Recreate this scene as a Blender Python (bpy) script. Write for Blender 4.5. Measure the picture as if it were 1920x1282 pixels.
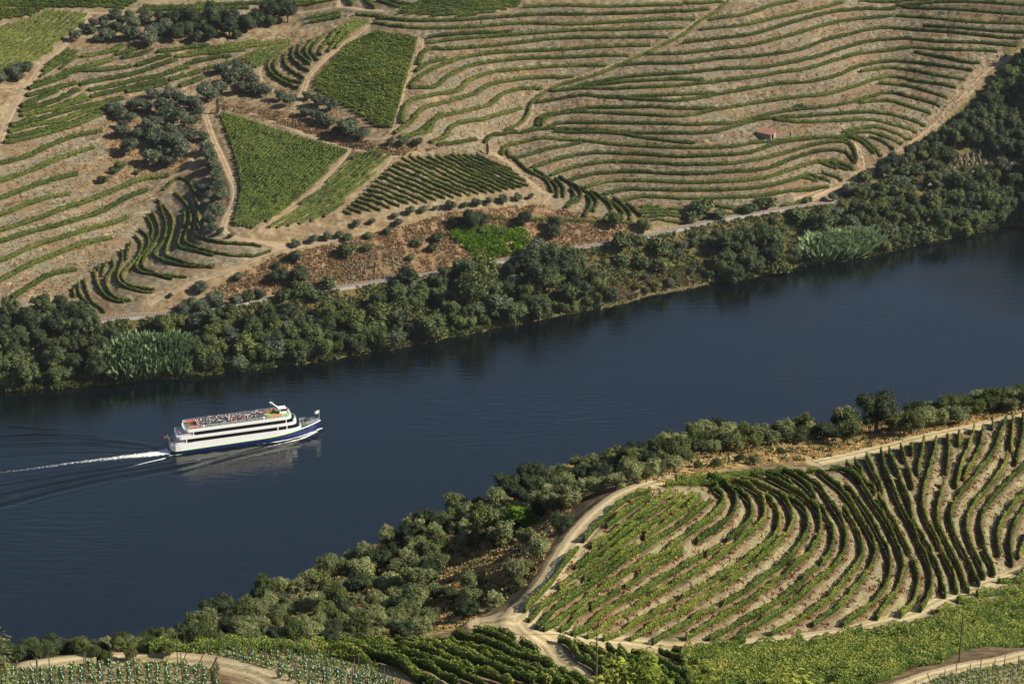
import bpy, bmesh, math, random
import numpy as np
from mathutils import Vector, Matrix
random.seed(7); RNG = np.random.default_rng(7)
for o in list(bpy.data.objects): bpy.data.objects.remove(o)
scene = bpy.context.scene
C = scene.collection
R = math.radians
# ------------------------------------------------------------------ camera, sky, sun, exposure
CAMH, PITCH, FPX = 362.0, R(22.73), 4517.0
cd = bpy.data.cameras.new("camera"); cam = bpy.data.objects.new("camera", cd); C.objects.link(cam)
cam.location = (0, 0, CAMH); cam.rotation_euler = (R(90) - PITCH, 0, 0)
cd.sensor_width = 36; cd.lens = FPX / 1920 * 36; cd.clip_start = 1; cd.clip_end = 12000
scene.camera = cam
SUN_E, SUN_AZ = R(36), R(100)          # azimuth clockwise from +Y
w = bpy.data.worlds.new("World"); scene.world = w; w.use_nodes = True
nt = w.node_tree; bg = nt.nodes['Background']
sky = nt.nodes.new('ShaderNodeTexSky'); sky.sky_type = 'NISHITA'; sky.sun_disc = False
sky.sun_elevation = SUN_E; sky.sun_rotation = SUN_AZ; sky.dust_density = 0.6; sky.altitude = 300
nt.links.new(sky.outputs[0], bg.inputs[0]); bg.inputs[1].default_value = 0.062
sd = bpy.data.lights.new("sun", 'SUN'); sun = bpy.data.objects.new("sun", sd); C.objects.link(sun)
sd.energy = 5.0; sd.angle = R(0.53); sd.color = (1.0, 0.91, 0.74)
tosun = Vector((math.cos(SUN_E) * math.sin(SUN_AZ), math.cos(SUN_E) * math.cos(SUN_AZ), math.sin(SUN_E)))
sun.rotation_euler = tosun.to_track_quat('Z', 'Y').to_euler()
scene.view_settings.view_transform = 'Standard'; scene.view_settings.look = 'None'
scene.view_settings.exposure = 0.62; scene.view_settings.gamma = 1
# ------------------------------------------------------------------ helpers
def ray(px, py):
    px = np.asarray(px, float); py = np.asarray(py, float)
    u = (px - 960) / FPX; v = (641 - py) / FPX
    c, s = math.cos(PITCH), math.sin(PITCH)
    d = np.stack([u, c + v * s, -s + v * c], -1)
    return d / d[..., 1:2]                      # unit step in y
def at_z(px, py, z):
    d = ray(px, py); t = (z - CAMH) / d[..., 2]
    return d[..., 0] * t, t
def lin(c):
    return tuple(((v / 255) / 12.92 if v / 255 <= .04045 else ((v / 255 + .055) / 1.055) ** 2.4) for v in c)
def np_mesh(name, V, F, smooth=False, tint=None):
    """V (n,3), F (m,k) -> mesh"""
    me = bpy.data.meshes.new(name); V = np.asarray(V, np.float32); F = np.asarray(F, np.int32)
    k = F.shape[1]
    me.vertices.add(len(V)); me.vertices.foreach_set('co', V.ravel())
    me.loops.add(F.size); me.loops.foreach_set('vertex_index', F.ravel())
    me.polygons.add(len(F)); me.polygons.foreach_set('loop_start', np.arange(0, F.size, k, dtype=np.int32))
    if smooth: me.polygons.foreach_set('use_smooth', np.ones(len(F), bool))
    me.update(calc_edges=True)
    if tint is not None:
        a = me.attributes.new('tint', 'FLOAT', 'POINT'); a.data.foreach_set('value', np.asarray(tint, np.float32))
    return me
def tag(o, label=None, cat=None, group=None, kind=None):
    if label: o['label'] = label
    if cat: o['category'] = cat
    if group: o['group'] = group
    if kind: o['kind'] = kind
    return o
def link(name, me, mat=None, parent=None, loc=None):
    o = bpy.data.objects.new(name, me); C.objects.link(o)
    if mat is not None and me is not None and not me.materials: me.materials.append(mat)
    if parent is not None: o.parent = parent
    if loc is not None: o.location = loc
    return o
def noise2(x, y, scale, seed=0, oct=3):
    out = np.zeros_like(x, float); amp = 1.0; tot = 0
    for k in range(oct):
        r = np.random.default_rng(seed * 17 + k).random((256, 256))
        X = x / scale * 2 ** k + 37.3 * k; Y = y / scale * 2 ** k + 11.7 * k
        xi = np.floor(X).astype(int); yi = np.floor(Y).astype(int)
        fx = X - xi; fy = Y - yi; fx = fx * fx * (3 - 2 * fx); fy = fy * fy * (3 - 2 * fy)
        a = r[xi % 256, yi % 256]; b = r[(xi + 1) % 256, yi % 256]; c = r[xi % 256, (yi + 1) % 256]; d = r[(xi + 1) % 256, (yi + 1) % 256]
        out += amp * ((a * (1 - fx) + b * fx) * (1 - fy) + (c * (1 - fx) + d * fx) * fy - .5); tot += amp; amp *= .5
    return out / tot * 2
def T(ox, oy, s, *rows): return [[(ox + x / s, oy + y / s) for x, y in r] for r in rows]
def inpoly(x, y, poly):
    x = np.asarray(x, float); y = np.asarray(y, float); ins = np.zeros(x.shape, bool); n = len(poly)
    for i in range(n):
        x0, y0 = poly[i]; x1, y1 = poly[(i + 1) % n]
        if y0 == y1: continue
        c = ((y0 > y) != (y1 > y)) & (x < (x1 - x0) * (y - y0) / (y1 - y0) + x0); ins ^= c
    return ins
def smooth_line(P, step):
    """Catmull-Rom through P (n,2+) resampled at about `step`"""
    P = np.asarray(P, float)
    if len(P) > 2:
        Q = np.vstack([2 * P[0] - P[1], P, 2 * P[-1] - P[-2]]); out = []
        for i in range(1, len(Q) - 2):
            t = np.linspace(0, 1, 12, endpoint=False)[:, None]; a, b, c, d = Q[i - 1], Q[i], Q[i + 1], Q[i + 2]
            out.append(.5 * (2 * b + (c - a) * t + (2 * a - 5 * b + 4 * c - d) * t ** 2 + (-a + 3 * b - 3 * c + d) * t ** 3))
        P = np.vstack(out + [P[-1:]])
    s = np.r_[0, np.cumsum(np.hypot(*(np.diff(P[:, :2], axis=0).T)))]
    n = max(2, int(round(s[-1] / step)) + 1); q = np.linspace(0, s[-1], n)
    return np.stack([np.interp(q, s, P[:, k]) for k in range(P.shape[1])], 1)
# ------------------------------------------------------------------ traced lines (photo pixels, dropped on the ground below)
A = lambda *r: T(0, 0, 3, *r)
B = lambda *r: T(640, 0, 3, *r)
CC = lambda *r: T(1280, 0, 3, *r)
DD = lambda *r: T(0, 400, 3, *r)
PP = lambda *r: T(640, 855, 3, *r)
terr_left = A([(460,315),(560,300),(650,280),(690,245)],[(650,305),(720,290),(780,262)],[(690,325),(800,300),(830,280)],[(370,400),(480,375),(640,330)],
 [(200,465),(300,440),(420,400),(560,395),(740,370)],[(160,500),(260,465),(380,425)],[(770,370),(850,340),(960,310)],[(450,475),(560,450),(700,425),(860,380),(990,335)],
 [(150,540),(300,500),(430,465)],[(120,600),(200,560),(320,510)],[(110,625),(300,570),(440,500)],[(500,505),(620,485),(760,450),(900,425),(1000,390),(1060,375)],
 [(120,650),(300,605),(480,535)],[(710,515),(850,490),(940,465)],[(950,450),(1050,420),(1130,400)],[(1010,485),(1080,460),(1140,435)],
 [(510,545),(640,512),(780,480),(930,445)],[(130,680),(200,655)],[(210,635),(340,600),(500,555)],[(60,710),(250,662),(400,615),(520,590),(690,550)],
 [(50,740),(190,700),(330,680),(500,620),(600,585)],[(40,775),(200,740),(400,690),(590,620)],[(25,805),(200,765),(330,730),(450,690),(580,630)],
 [(240,400),(330,350),(430,315)],[(270,370),(340,320),(430,290)],
 [(890,290),(1060,268),(1180,255)],[(990,315),(1150,295),(1400,260),(1630,225)],[(1050,355),(1200,325),(1300,312)],[(1150,385),(1290,355),(1390,320)],[(1060,300),(1250,262),(1450,235)],
 [(1180,300),(1380,278)],[(1730,100),(1830,80),(1920,65)],[(1740,125),(1850,105),(1920,92)],
 [(1100,25),(1350,20),(1500,12)],[(780,60),(1000,50),(1200,50)],[(800,40),(1050,38),(1400,45)],[(1640,10),(1800,5),(1870,-10)],[(1640,30),(1780,12),(1900,-12)])
terr_lowleft = A([(0,920),(150,880),(300,810),(430,765),(575,735)],[(0,1020),(200,950),(300,905),(450,850),(535,828)],[(0,1115),(150,1060),(300,1010),(400,985),(440,980)],
 [(0,1210),(150,1150),(280,1110),(385,1090)],[(0,1295),(150,1250),(280,1205),(400,1160),(640,1070),(800,1010),(955,988)],[(0,1360),(150,1310),(350,1260),(530,1205),(700,1120),(830,1065)],
 [(0,1465),(200,1380),(400,1320),(580,1270),(720,1220)],[(0,1575),(200,1475),(400,1395),(520,1360),(630,1340)],[(70,1680),(180,1600),(300,1540),(430,1515)])
terr_gully = DD([(920,-130),(990,-195),(1050,-185),(1090,-120),(1112,-20),(1110,80),(1115,130),(1250,165),(1470,185)],
 [(980,-120),(1040,-60),(1072,10),(1065,80),(1045,130),(1050,165),(1150,205),(1300,235),(1440,235),(1525,212)],
 [(1035,-5),(1040,40),(1020,110),(1005,160),(1015,190),(1100,212),(1200,238)],
 [(880,-80),(940,-20),(975,50),(960,140),(935,210),(945,240),(1050,280),(1200,305)],
 [(900,-50),(918,10),(935,70),(925,150),(880,210),(875,240),(960,280),(1100,300),(1210,292)],
 [(855,-10),(890,70),(890,130),(840,210),(805,270),(815,310),(900,350),(970,370)],
 [(780,90),(830,130),(835,190),(790,250),(765,300),(800,330),(900,345),(1050,360)],
 [(825,10),(860,90),(850,145)],[(760,120),(795,170),(790,220),(750,280),(700,330),(690,370),(740,410),(870,430)],
 [(735,160),(720,210),(710,260)],[(680,205),(690,260),(670,330),(665,370),(700,410),(800,440),(860,442)],
 [(630,260),(640,310),(600,370),(610,430),(660,480),(740,490)],[(600,270),(575,350)],[(530,320),(550,400),(590,460),(640,490),(700,500)],
 [(475,365),(485,420),(520,500),(590,545)],[(440,390),(455,460),(500,510)],[(410,420),(420,470)],[(555,290),(550,320)])
terr_mid = B([(1020,40),(1200,30),(1500,35),(1920,25)],[(210,100),(400,115),(640,112),(900,95),(1100,80),(1300,80),(1600,75),(1920,60)],
 [(180,125),(300,145),(500,158),(750,150),(1000,130),(1300,135),(1600,120),(1920,105)],[(485,210),(600,195),(760,185),(960,180)],
 [(490,240),(700,215),(900,200),(1100,185),(1300,170),(1600,165),(1920,155)],[(430,360),(480,280),(600,275),(800,260),(1000,240),(1200,215),(1500,210),(1840,208)],
 [(420,400),(500,350),(590,330)],[(385,490),(440,430),(600,350),(750,310),(950,290),(1200,280),(1500,260),(1740,255)],
 [(390,495),(520,490),(600,430),(720,370),(900,340),(1100,325),(1400,315),(1620,310)],[(340,690),(350,620),(390,565),(500,535),(650,510),(720,450),(850,405),(1050,385),(1250,370),(1490,365)],
 [(300,750),(380,690),(460,610),(600,570),(740,530),(850,470),(1000,445),(1150,435),(1310,430)],[(360,775),(440,740),(500,690),(560,640)],
 [(330,770),(480,740),(540,660),(700,620),(830,590),(900,530),(1000,500),(1130,495)],[(500,800),(580,770),(640,700),(800,670),(900,640),(1010,608)],
 [(540,812),(640,805),(760,780)],[(80,80),(250,92)],[(30,-20),(60,30)],[(130,-10),(190,45)],[(200,0),(330,40)],[(250,0),(400,25)])
diag_row = B([(2180,0),(2120,60),(2020,120),(1920,200),(1750,280),(1600,350),(1500,395),(1350,445),(1200,490),(1100,550),(1060,600),(1050,650),(1000,700),(920,730)])[0]
J = lambda b, c: [b_ for b_ in T(640, 0, 3, b)[0]] + [c_ for c_ in T(1280, 0, 3, c)[0]]
terr_right = [J([(1700,305)],[(0,300),(200,275),(400,250),(600,200),(800,140),(950,110),(1180,85)]),
 J([(1540,370),(1700,357)],[(0,355),(200,330),(450,310),(650,280),(800,225),(1000,175),(1150,155),(1350,170),(1600,190),(1900,215)]),
 J([(1330,480),(1550,440),(1750,420)],[(0,410),(250,385),(500,370),(700,330),(900,270),(1050,230),(1250,215),(1500,235),(1880,255)]),
 J([(1300,490),(1500,470),(1750,450)],[(0,445),(120,450)]),
 J([(1180,510),(1400,495),(1700,490)],[(0,478),(250,450),(500,415),(700,385),(850,340),(1000,300),(1150,285),(1300,265),(1500,280),(1770,290)]),
 J([(1100,575),(1250,550),(1500,545),(1700,560)],[(0,562),(250,520),(500,475),(700,460),(850,430),(1000,370),(1150,345),(1300,350),(1500,375),(1630,400)]),
 J([(1450,545),(1700,540)],[(0,530),(180,522)]),
 J([(1100,710),(1120,660),(1200,640),(1400,605),(1700,600)],[(0,610),(180,612)]),
 J([(1125,710),(1160,655),(1300,630),(1600,640)],[(0,650),(200,612),(400,580),(600,550),(800,530),(950,490),(1100,440),(1200,430),(1350,460),(1540,495)]),
 J([(1160,712),(1250,690),(1500,690)],[(0,698),(150,695),(300,690),(450,650),(600,620),(800,600),(1000,560),(1150,520),(1300,550),(1450,595)]),
 J([(805,800),(850,760),(1000,745),(1200,722),(1400,730),(1600,745)],[(0,748),(180,740),(320,700),(450,668),(650,655),(850,640),(1050,630),(1200,650),(1370,705)]),
 J([(1200,735),(1500,745),(1750,780)],[(0,800),(70,802)]),
 J([(900,870),(930,820),(1050,790),(1250,785),(1380,793),(1600,815)],[(0,830),(250,825),(420,800),(640,780),(850,770),(930,790),(970,850)]),
 J([(930,850),(960,885),(1100,855),(1250,820),(1350,800)],[]),
 J([(1070,940),(1200,900),(1400,860),(1650,865)],[(0,880),(250,870),(400,850),(550,800),(750,775)]),
 J([(1180,985),(1300,940),(1500,910),(1750,915)],[(0,925),(250,920),(450,890),(600,850),(750,810),(900,795),(960,830),(980,900)]),
 J([(1270,1020),(1400,980),(1600,965)],[(0,978),(250,965),(450,950),(620,890),(760,850),(900,850),(975,920)]),
 J([(1370,1055),(1500,1020),(1700,1015)],[(0,1025),(250,1020),(450,1000),(620,950),(750,910),(900,920),(970,960)]),
 J([(1480,1090),(1600,1065),(1750,1065)],[(0,1070),(250,1065),(450,1050),(620,1010),(700,980)]),
 J([(1560,1130),(1700,1105)],[(0,1115),(250,1110),(450,1100),(620,1070),(820,1050)])] + CC(
 [(0,240),(200,215),(400,190),(600,130),(800,75),(1000,50),(1200,45)],[(150,110),(350,80),(500,30),(640,0)],[(100,165),(350,140),(520,100),(750,50),(900,10)],
 [(0,15),(100,18),(220,5)],[(0,65),(150,50)],[(0,110),(70,105)],
 [(1300,290),(1450,320),(1600,350),(1670,355)],[(1000,400),(1150,380),(1300,395),(1450,425),(1590,450)],[(1100,465),(1250,480),(1400,520),(1490,550)],
 [(1000,575),(1150,565),(1280,600),(1400,640)],[(520,670),(650,685),(850,680),(1050,670),(1180,700),(1320,740)],
 [(1200,30),(1400,12),(1600,8),(1920,28)],[(1240,40),(1500,50),(1700,65),(1920,82)],[(1200,85),(1400,100),(1600,120),(1920,130)],[(1350,145),(1600,160),(1920,182)],
 [(1000,0),(1300,-5),(1600,-12)],[(900,740),(1000,720),(1100,715),(1200,750),(1290,785)],[(920,750),(1050,742),(1150,775),(1240,805)],[(895,758),(1000,775),(1060,820),(1120,875)],
 [(1050,765),(1130,800),(1190,840)],[(940,765),(1010,800),(1080,865)],[(750,905),(870,950)],[(800,900),(930,960)],[(660,990),(760,1020)],[(700,975),(830,1020)],[(780,965),(900,1010)],[(830,895),(960,940)],
 [(100,1160),(400,1150)],[(560,1140),(690,1115)])
terr_sweep = B([(975,890),(1050,960),(1150,1010),(1190,1080)],[(1080,950),(1180,1020),(1215,1060),(1215,1110)],[(1200,1000),(1250,1060),(1250,1110)],
 [(1220,990),(1330,1060),(1345,1110),(1270,1165)],[(1290,1055),(1312,1110),(1262,1168)],[(1300,1040),(1400,1090),(1440,1140),(1420,1190)],[(1380,1090),(1402,1150),(1370,1220)],
 [(1400,1070),(1500,1140),(1525,1190),(1480,1240)],[(1480,1110),(1580,1190),(1580,1240)],[(1530,1110),(1620,1190),(1625,1240)],[(1600,1140),(1690,1220)],
 [(600,1240),(740,1230),(830,1228),(1000,1235),(1200,1240),(1450,1245),(1640,1255)])
terr_small = A([(1530,325),(1510,380),(1560,440),(1680,495)],[(1562,325),(1545,380),(1600,440),(1700,465)],[(1610,300),(1600,350),(1640,400),(1710,440)],[(1650,265),(1645,330),(1700,380),(1740,400)],
 [(1700,240),(1680,300),(1745,365)],[(1770,210),(1722,290),(1752,345)],[(1820,195),(1755,290),(1790,338)],[(1880,170),(1800,290),(1810,310)],[(1930,170),(1850,290)],[(1960,180),(1890,270)])
near_rows = T(960, 880, 5,
 [(120,1310),(250,1190),(380,1040),(480,900),(560,800),(620,730)],[(670,670),(760,560),(860,460),(960,360),(1080,270),(1200,215),(1300,190)],
 [(890,530),(1000,450),(1100,380),(1200,310),(1300,250)],[(740,730),(850,660),(950,590),(1080,500),(1200,420),(1320,330),(1450,230),(1490,200)],
 [(590,930),(700,850),(820,770),(940,680),(1060,590),(1200,500),(1320,400),(1450,330),(1600,220)],[(440,1120),(580,1020),(700,930),(850,840),(980,740),(1100,640),(1250,540),(1400,440),(1550,330),(1700,230)],
 [(160,1390),(320,1280),(480,1180),(640,1060),(800,950),(960,850),(1120,740),(1160,705)],[(1240,640),(1380,540),(1540,440),(1660,350),(1760,250)],
 [(230,1500),(330,1370),(480,1260),(640,1150),(800,1040),(960,920),(1120,800),(1260,720),(1400,620),(1560,520),(1700,420),(1860,290)],
 [(300,1530),(450,1380),(600,1290),(760,1160),(900,1080),(1080,960),(1250,850),(1400,790),(1500,730),(1600,640),(1760,530),(1900,420),(1975,310),(1965,230),(1910,190)],
 [(455,1510),(580,1380),(710,1310)],[(740,1300),(880,1210),(1010,1130)],[(1060,1100),(1200,1000),(1330,910),(1440,850),(1600,750)],[(1730,670),(1860,590),(2000,480),(2090,360),(2090,230),(2000,140),(1840,100)],
 [(570,1550),(720,1450),(880,1330),(1050,1220),(1220,1150),(1400,1020),(1560,940),(1700,850),(1780,810)],[(1820,800),(1950,700)],[(2010,660),(2140,560),(2240,460),(2240,330),(2180,250),(2060,160),(1840,70)],
 [(710,1580),(850,1470),(1000,1370),(1150,1300),(1300,1190),(1470,1100),(1620,1010),(1750,940),(1900,840),(2040,740),(2190,620),(2340,500),(2370,380),(2340,260),(2260,180),(2090,110),(1920,90)],
 [(860,1600),(1000,1530),(1150,1440),(1300,1370),(1460,1270),(1620,1180),(1800,1090),(1920,1020),(2060,940),(2200,850),(2340,740),(2460,620),(2505,500),(2490,380),(2420,280),(2370,250)],
 [(1110,1590),(1250,1510),(1400,1420),(1560,1350),(1700,1260),(1850,1160),(2000,1070),(2140,980),(2300,860),(2440,730),(2570,600),(2630,480),(2600,350),(2520,240),(2400,170),(2240,110),(2140,80)],
 [(1530,90),(1900,150),(1880,190)],[(1440,130),(1640,120),(1880,130)],[(1540,100),(1840,70),(2090,40),(2340,30),(2540,10)])
near_rows += T(1248, 860, 5,
 [(-120,1720),(0,1650),(150,1570),(300,1470),(480,1390),(640,1300),(800,1200),(950,1090),(1080,1000),(1200,890),(1280,760),(1330,660),(1320,530),(1270,440),(1150,370),(1100,350)],
 [(190,1680),(350,1580),(520,1490),(680,1390),(840,1280),(980,1180),(1120,1080),(1250,960),(1340,890),(1430,740),(1450,600),(1420,480),(1340,390),(1230,310),(1100,240),(960,170),(820,140)],
 [(410,1680),(560,1610),(720,1520),(880,1450),(1020,1350),(1180,1240),(1330,1090),(1450,980),(1530,890),(1570,760),(1570,680),(1520,570),(1460,470),(1400,430)],
 [(640,1670),(800,1590),(960,1500),(1120,1400),(1250,1300),(1400,1160),(1520,1060),(1640,930),(1690,780),(1680,650),(1630,540),(1560,430),(1480,310),(1420,240),(1300,160),(1180,110)],
 [(990,1630),(1150,1560),(1300,1470),(1420,1390),(1560,1280),(1700,1110),(1790,1000),(1840,880),(1830,760),(1780,640),(1720,540),(1660,460)],
 [(1090,100),(1250,190),(1350,280),(1400,360)],[(950,130),(1080,160),(1190,250)])
near_rows += T(1536, 960, 5,
 [(-60,1050),(60,970),(180,890),(300,750),(400,630),(470,520),(525,400),(510,290),(450,170),(380,50),(330,-50),(260,-150),(180,-240),(80,-320),(0,-380),(-120,-400)],
 [(220,1050),(350,960),(450,890),(540,800),(620,690),(660,560),(660,440),(620,320),(560,210),(500,90),(440,-10),(370,-110),(300,-200),(230,-240)],
 [(540,990),(590,900),(680,800),(760,640),(790,520),(760,380),(700,240),(640,110),(570,0),(500,-100),(440,-200),(380,-290),(300,-360),(200,-410),(100,-420)],
 [(760,970),(860,870),(910,750),(930,620),(890,470),(820,320),(750,180),(680,60),(620,-40),(550,-150)],
 [(950,920),(1030,760),(1050,610),(1010,450),(930,280),(880,150),(780,-20),(700,-200),(620,-400),(575,-580)],
 [(440,-520),(500,-400),(560,-280),(590,-190)],[(880,80),(940,180),(1020,310),(1080,460),(1140,600),(1180,750),(1180,795)],
 [(650,-580),(700,-460),(750,-340),(800,-200),(850,-80),(870,40)],[(760,-620),(800,-500),(840,-380),(880,-230)],[(865,-660),(870,-550)],[(980,-690),(960,-550),(930,-440),(930,-360)],
 [(1095,-700),(1080,-580),(1040,-440),(1000,-300),(970,-150),(975,-40),(1010,80),(1080,200),(1160,390),(1220,500),(1270,630),(1290,765)],
 [(1200,-730),(1215,-600),(1200,-440),(1190,-360)],[(1165,-280),(1130,-130),(1105,0),(1120,120),(1170,240),(1240,370),(1310,510),(1370,650),(1400,770)],[(1310,-770),(1310,-630)],
 [(1450,-800),(1410,-650),(1350,-500),(1310,-360),(1285,-240)],[(1530,-790),(1520,-670),(1460,-520),(1380,-380),(1350,-310)],
 [(1750,-880),(1690,-720),(1650,-600),(1570,-480),(1470,-360),(1360,-220),(1270,-100),(1230,20),(1240,120),(1280,230),(1340,350),(1400,460),(1450,570),(1500,690)],[(1625,-850),(1625,-790)],
 [(1815,-900),(1810,-750),(1795,-580)],[(1760,-530),(1700,-380),(1580,-230),(1470,-100),(1400,20),(1380,150),(1410,260),(1450,370),(1510,490),(1550,605)],
 [(1910,-920),(1910,-750),(1870,-580),(1840,-450)],[(1990,-500),(1920,-430),(1820,-340),(1700,-220),(1600,-100),(1530,20),(1510,120),(1530,250),(1560,380),(1620,500),(1640,575)],
 [(1990,-260),(1920,-180),(1820,-70),(1730,50),(1680,170),(1670,270),(1690,400)],[(1990,-120),(1920,-40),(1850,80),(1800,200),(1790,320),(1810,480)],[(1990,180),(1920,260),(1870,420)],
 [(330,-470),(390,-400),(400,-320),(430,-290)],[(250,-450),(330,-370),(400,-300),(500,-240),(520,-180)])
near_low_rows = PP([(-1080,1105),(-800,1085),(-480,1078),(-200,1075)],[(-960,1095),(-700,1068),(-400,1062),(-100,1060)],[(-700,1058),(-300,1050),(50,1052),(300,1060)],[(-600,1075),(-250,1100),(0,1140),(150,1175)],[(-50,1072),(250,1092),(500,1150),(750,1230)],[(100,1130),(350,1190),(520,1260)],[(300,1045),(550,1095),(850,1190),(1080,1280)],[(480,1038),(750,1115),(1050,1205),(1250,1285)],[(805,970),(890,985)],[(890,990),(980,1020)],[(1010,1045),(1110,1100)],[(745,995),(950,1060),(1145,1160)],[(620,1010),(900,1080),(1150,1170),(1390,1280)],
 [(550,1035),(800,1105),(1100,1200),(1320,1290)],[(400,1035),(700,1120),(1000,1220),(1170,1290)],[(150,1045),(400,1075),(700,1180),(960,1290)],
 [(0,1065),(300,1105),(600,1200),(800,1290)],[(-150,1060),(150,1105),(450,1200),(650,1285)],[(-300,1065),(0,1105),(300,1180),(450,1240)],[(-400,1080),(-150,1090),(80,1130),(200,1170)],
 [(1220,1050),(1300,1100),(1400,1180),(1500,1265)],[(1310,1055),(1400,1110),(1550,1200),(1650,1285)],[(1400,1080),(1500,1130),(1600,1190),(1760,1290)],
 [(1495,1070),(1600,1150),(1750,1230),(1860,1290)],[(1560,1085),(1700,1180),(1920,1290)],[(1635,1090),(1750,1150),(1900,1215),(2030,1280)],[(1790,1090),(1920,1150),(2060,1230)],[(1860,1085),(1960,1110),(2060,1160)])
# roads: (photo px line, width m)
roads_far = [(A([(500,90),(440,170),(380,240),(260,345),(180,450),(130,520),(70,620),(20,740),(0,810)])[0], 3.4),
 (A([(-20,492),(60,488),(130,475),(180,450)])[0], 2.4), (A([(490,72),(620,82),(800,80)])[0], 3), (A([(700,60),(820,35),(930,0),(960,-20)])[0], 3.2),
 (A([(1640,75),(1800,55),(1900,40),(2080,60),(2150,65)])[0], 3), (A([(1900,40),(1910,-10)])[0], 2.5),
 (A([(2090,125),(2000,200),(1900,270),(1800,360),(1740,430),(1705,510),(1680,580),(1660,605)])[0], 3.4),
 (A([(1600,320),(1500,355),(1455,400),(1480,470),(1530,510)])[0], 2.2),
 (A([(1150,640),(1180,610),(1250,600),(1400,640),(1600,710),(1780,780),(1920,830),(2050,850),(2230,880),(2340,860)])[0], 2.6),
 (A([(1150,640),(1190,760),(1230,850),(1280,960),(1320,1060),(1310,1150),(1270,1230),(1260,1300),(1330,1340),(1450,1360),(1600,1370)])[0], 3.4),
 (B([(450,220),(440,290),(390,400),(340,520),(315,620),(310,700),(250,770),(130,790)])[0], 3.2),
 (B([(760,780),(860,740),(960,740),(1040,690),(1070,610),(1090,540),(1200,470),(1350,425),(1500,375),(1640,325),(1760,275),(1900,200),(2010,115),(2120,50),(2180,-10)])[0], 2.0),
 (B([(830,840),(930,910),(1010,990),(1100,1060),(1160,1100),(1120,1150)])[0], 3.0),
 (A([(1965,850),(1880,950),(1750,1080),(1620,1190),(1540,1270),(1480,1310)])[0], 2.2),
 (A([(2200,880),(2140,960),(2050,1060),(1980,1140),(1900,1200)])[0], 2.4),
 (CC([(1990,210),(1920,270),(1800,350),(1700,400),(1620,470),(1560,540),(1480,600),(1430,670),(1340,750),(1220,840),(1120,890),(1060,960),(1000,1000),(880,1045),(760,1085),(650,1110)])[0], 3.6),
 (CC([(930,780),(975,830),(1000,890),(1010,980)])[0], 3.0),
 (DD([(1600,195),(1500,225),(1400,275),(1250,330),(1120,380),(980,440),(850,500)])[0], 2.6),
 (DD([(1150,135),(1300,150),(1450,160),(1600,195),(1760,170),(1920,140),(2100,100),(2350,60)])[0], 2.4),
 (A([(960,990),(1030,970),(1080,930),(1060,850)])[0], 2.2)]
roads_near = [([(1250,898),(1205,912),(1160,935),(1110,975),(1068,1030),(1035,1085),(990,1140),(965,1160),(900,1172)], 2.9),
 ([(975,1155),(1000,1190),(1045,1225),(1080,1262),(1100,1290)], 2.8), ([(985,1180),(1080,1192),(1180,1203),(1262,1213)], 2.6),
 ([(1262,1213),(1400,1207),(1500,1198),(1620,1176),(1720,1148),(1800,1112),(1860,1090),(1925,1068)], 2.2),
 ([(1530,866),(1640,843),(1760,812),(1860,794),(1930,770)], 2.3),
 ([(60,1249),(180,1238),(300,1234),(370,1238),(430,1249),(490,1266),(530,1290)], 2.8), ([(600,1232),(680,1243),(740,1258),(800,1273),(840,1290)], 2.8),
 ([(1960,1222),(1880,1238),(1780,1258),(1680,1290)], 2.2), ([(1480,1290),(1560,1258),(1640,1232),(1700,1210)], .8)]
SHORE = [(-80,738),(0,731),(100,728),(200,719),(330,707),(480,691),(640,669),(760,649),(880,626),(1040,591),(1160,571),(1230,549),(1330,531),(1440,516),(1500,498),(1600,488),(1700,461),(1800,441),(1920,421),(2000,410)]
RAIL = [(-90,632),(0,622),(190,598),(310,588),(430,572),(600,546),(760,521),(890,497),(940,488),(1060,467),(1170,450),(1250,432),(1350,412),(1480,392),(1560,378),(1640,362),(1740,341),(1880,308),(1940,296),(2020,280)]
# ------------------------------------------------------------------ smooth height fields fitted to level lines
def tps_fit(P, z, lam):
    P = np.asarray(P, float) / 100; n = len(P)
    d = np.hypot(P[:, None, 0] - P[None, :, 0], P[:, None, 1] - P[None, :, 1]) + 1e-9
    K = d * d * np.log(d) + lam * np.eye(n); Q = np.c_[np.ones(n), P]
    M = np.block([[K, Q], [Q.T, np.zeros((3, 3))]])
    s = np.linalg.solve(M, np.r_[z, 0, 0, 0]); return P, s
def tps_eval(m, x, y):
    P, s = m; x = x / 100; y = y / 100; out = s[-3] + s[-2] * x + s[-1] * y
    for i in range(len(P)):
        d2 = (x - P[i, 0]) ** 2 + (y - P[i, 1]) ** 2 + 1e-14; out = out + s[i] * d2 * .5 * np.log(d2)
    return out
pts, zz = [], []; LIFT = 0.0; RAILZ = 15.5
def addpx(line, z):
    for q in line:
        zq = (q[2] if len(q) > 2 else z) + LIFT
        x, y = at_z(q[0], q[1], zq); pts.append((float(x), float(y))); zz.append(zq)
addpx(SHORE, 0.0); LIFT = 6.5; addpx(RAIL, 9.0)
for q in SHORE:
    x, y = at_z(q[0], q[1], 0); pts += [(float(x), float(y) - 14), (float(x), float(y) - 60)]; zz += [-4, -9]
def ln(*c):
    return [c[i:i + 2] for i in range(0, len(c), 2)]
addpx(ln(1097,352, 1140,340, 1280,341, 1363,340, 1430,333, 1487,316, 1530,303), 19)
addpx([(1563,257,26),(1600,283,22),(1580,307,17.5),(1603,320,15.5),(1680,217,29),(1737,235,24)], 0)
addpx(ln(940,290, 950,273, 990,263, 1057,262, 1170,272, 1280,277, 1420,267, 1493,260), 27)
addpx(ln(908,267, 925,253, 973,248, 1040,241, 1107,243, 1173,248, 1280,250, 1347,247, 1430,222, 1563,213), 31)
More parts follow.
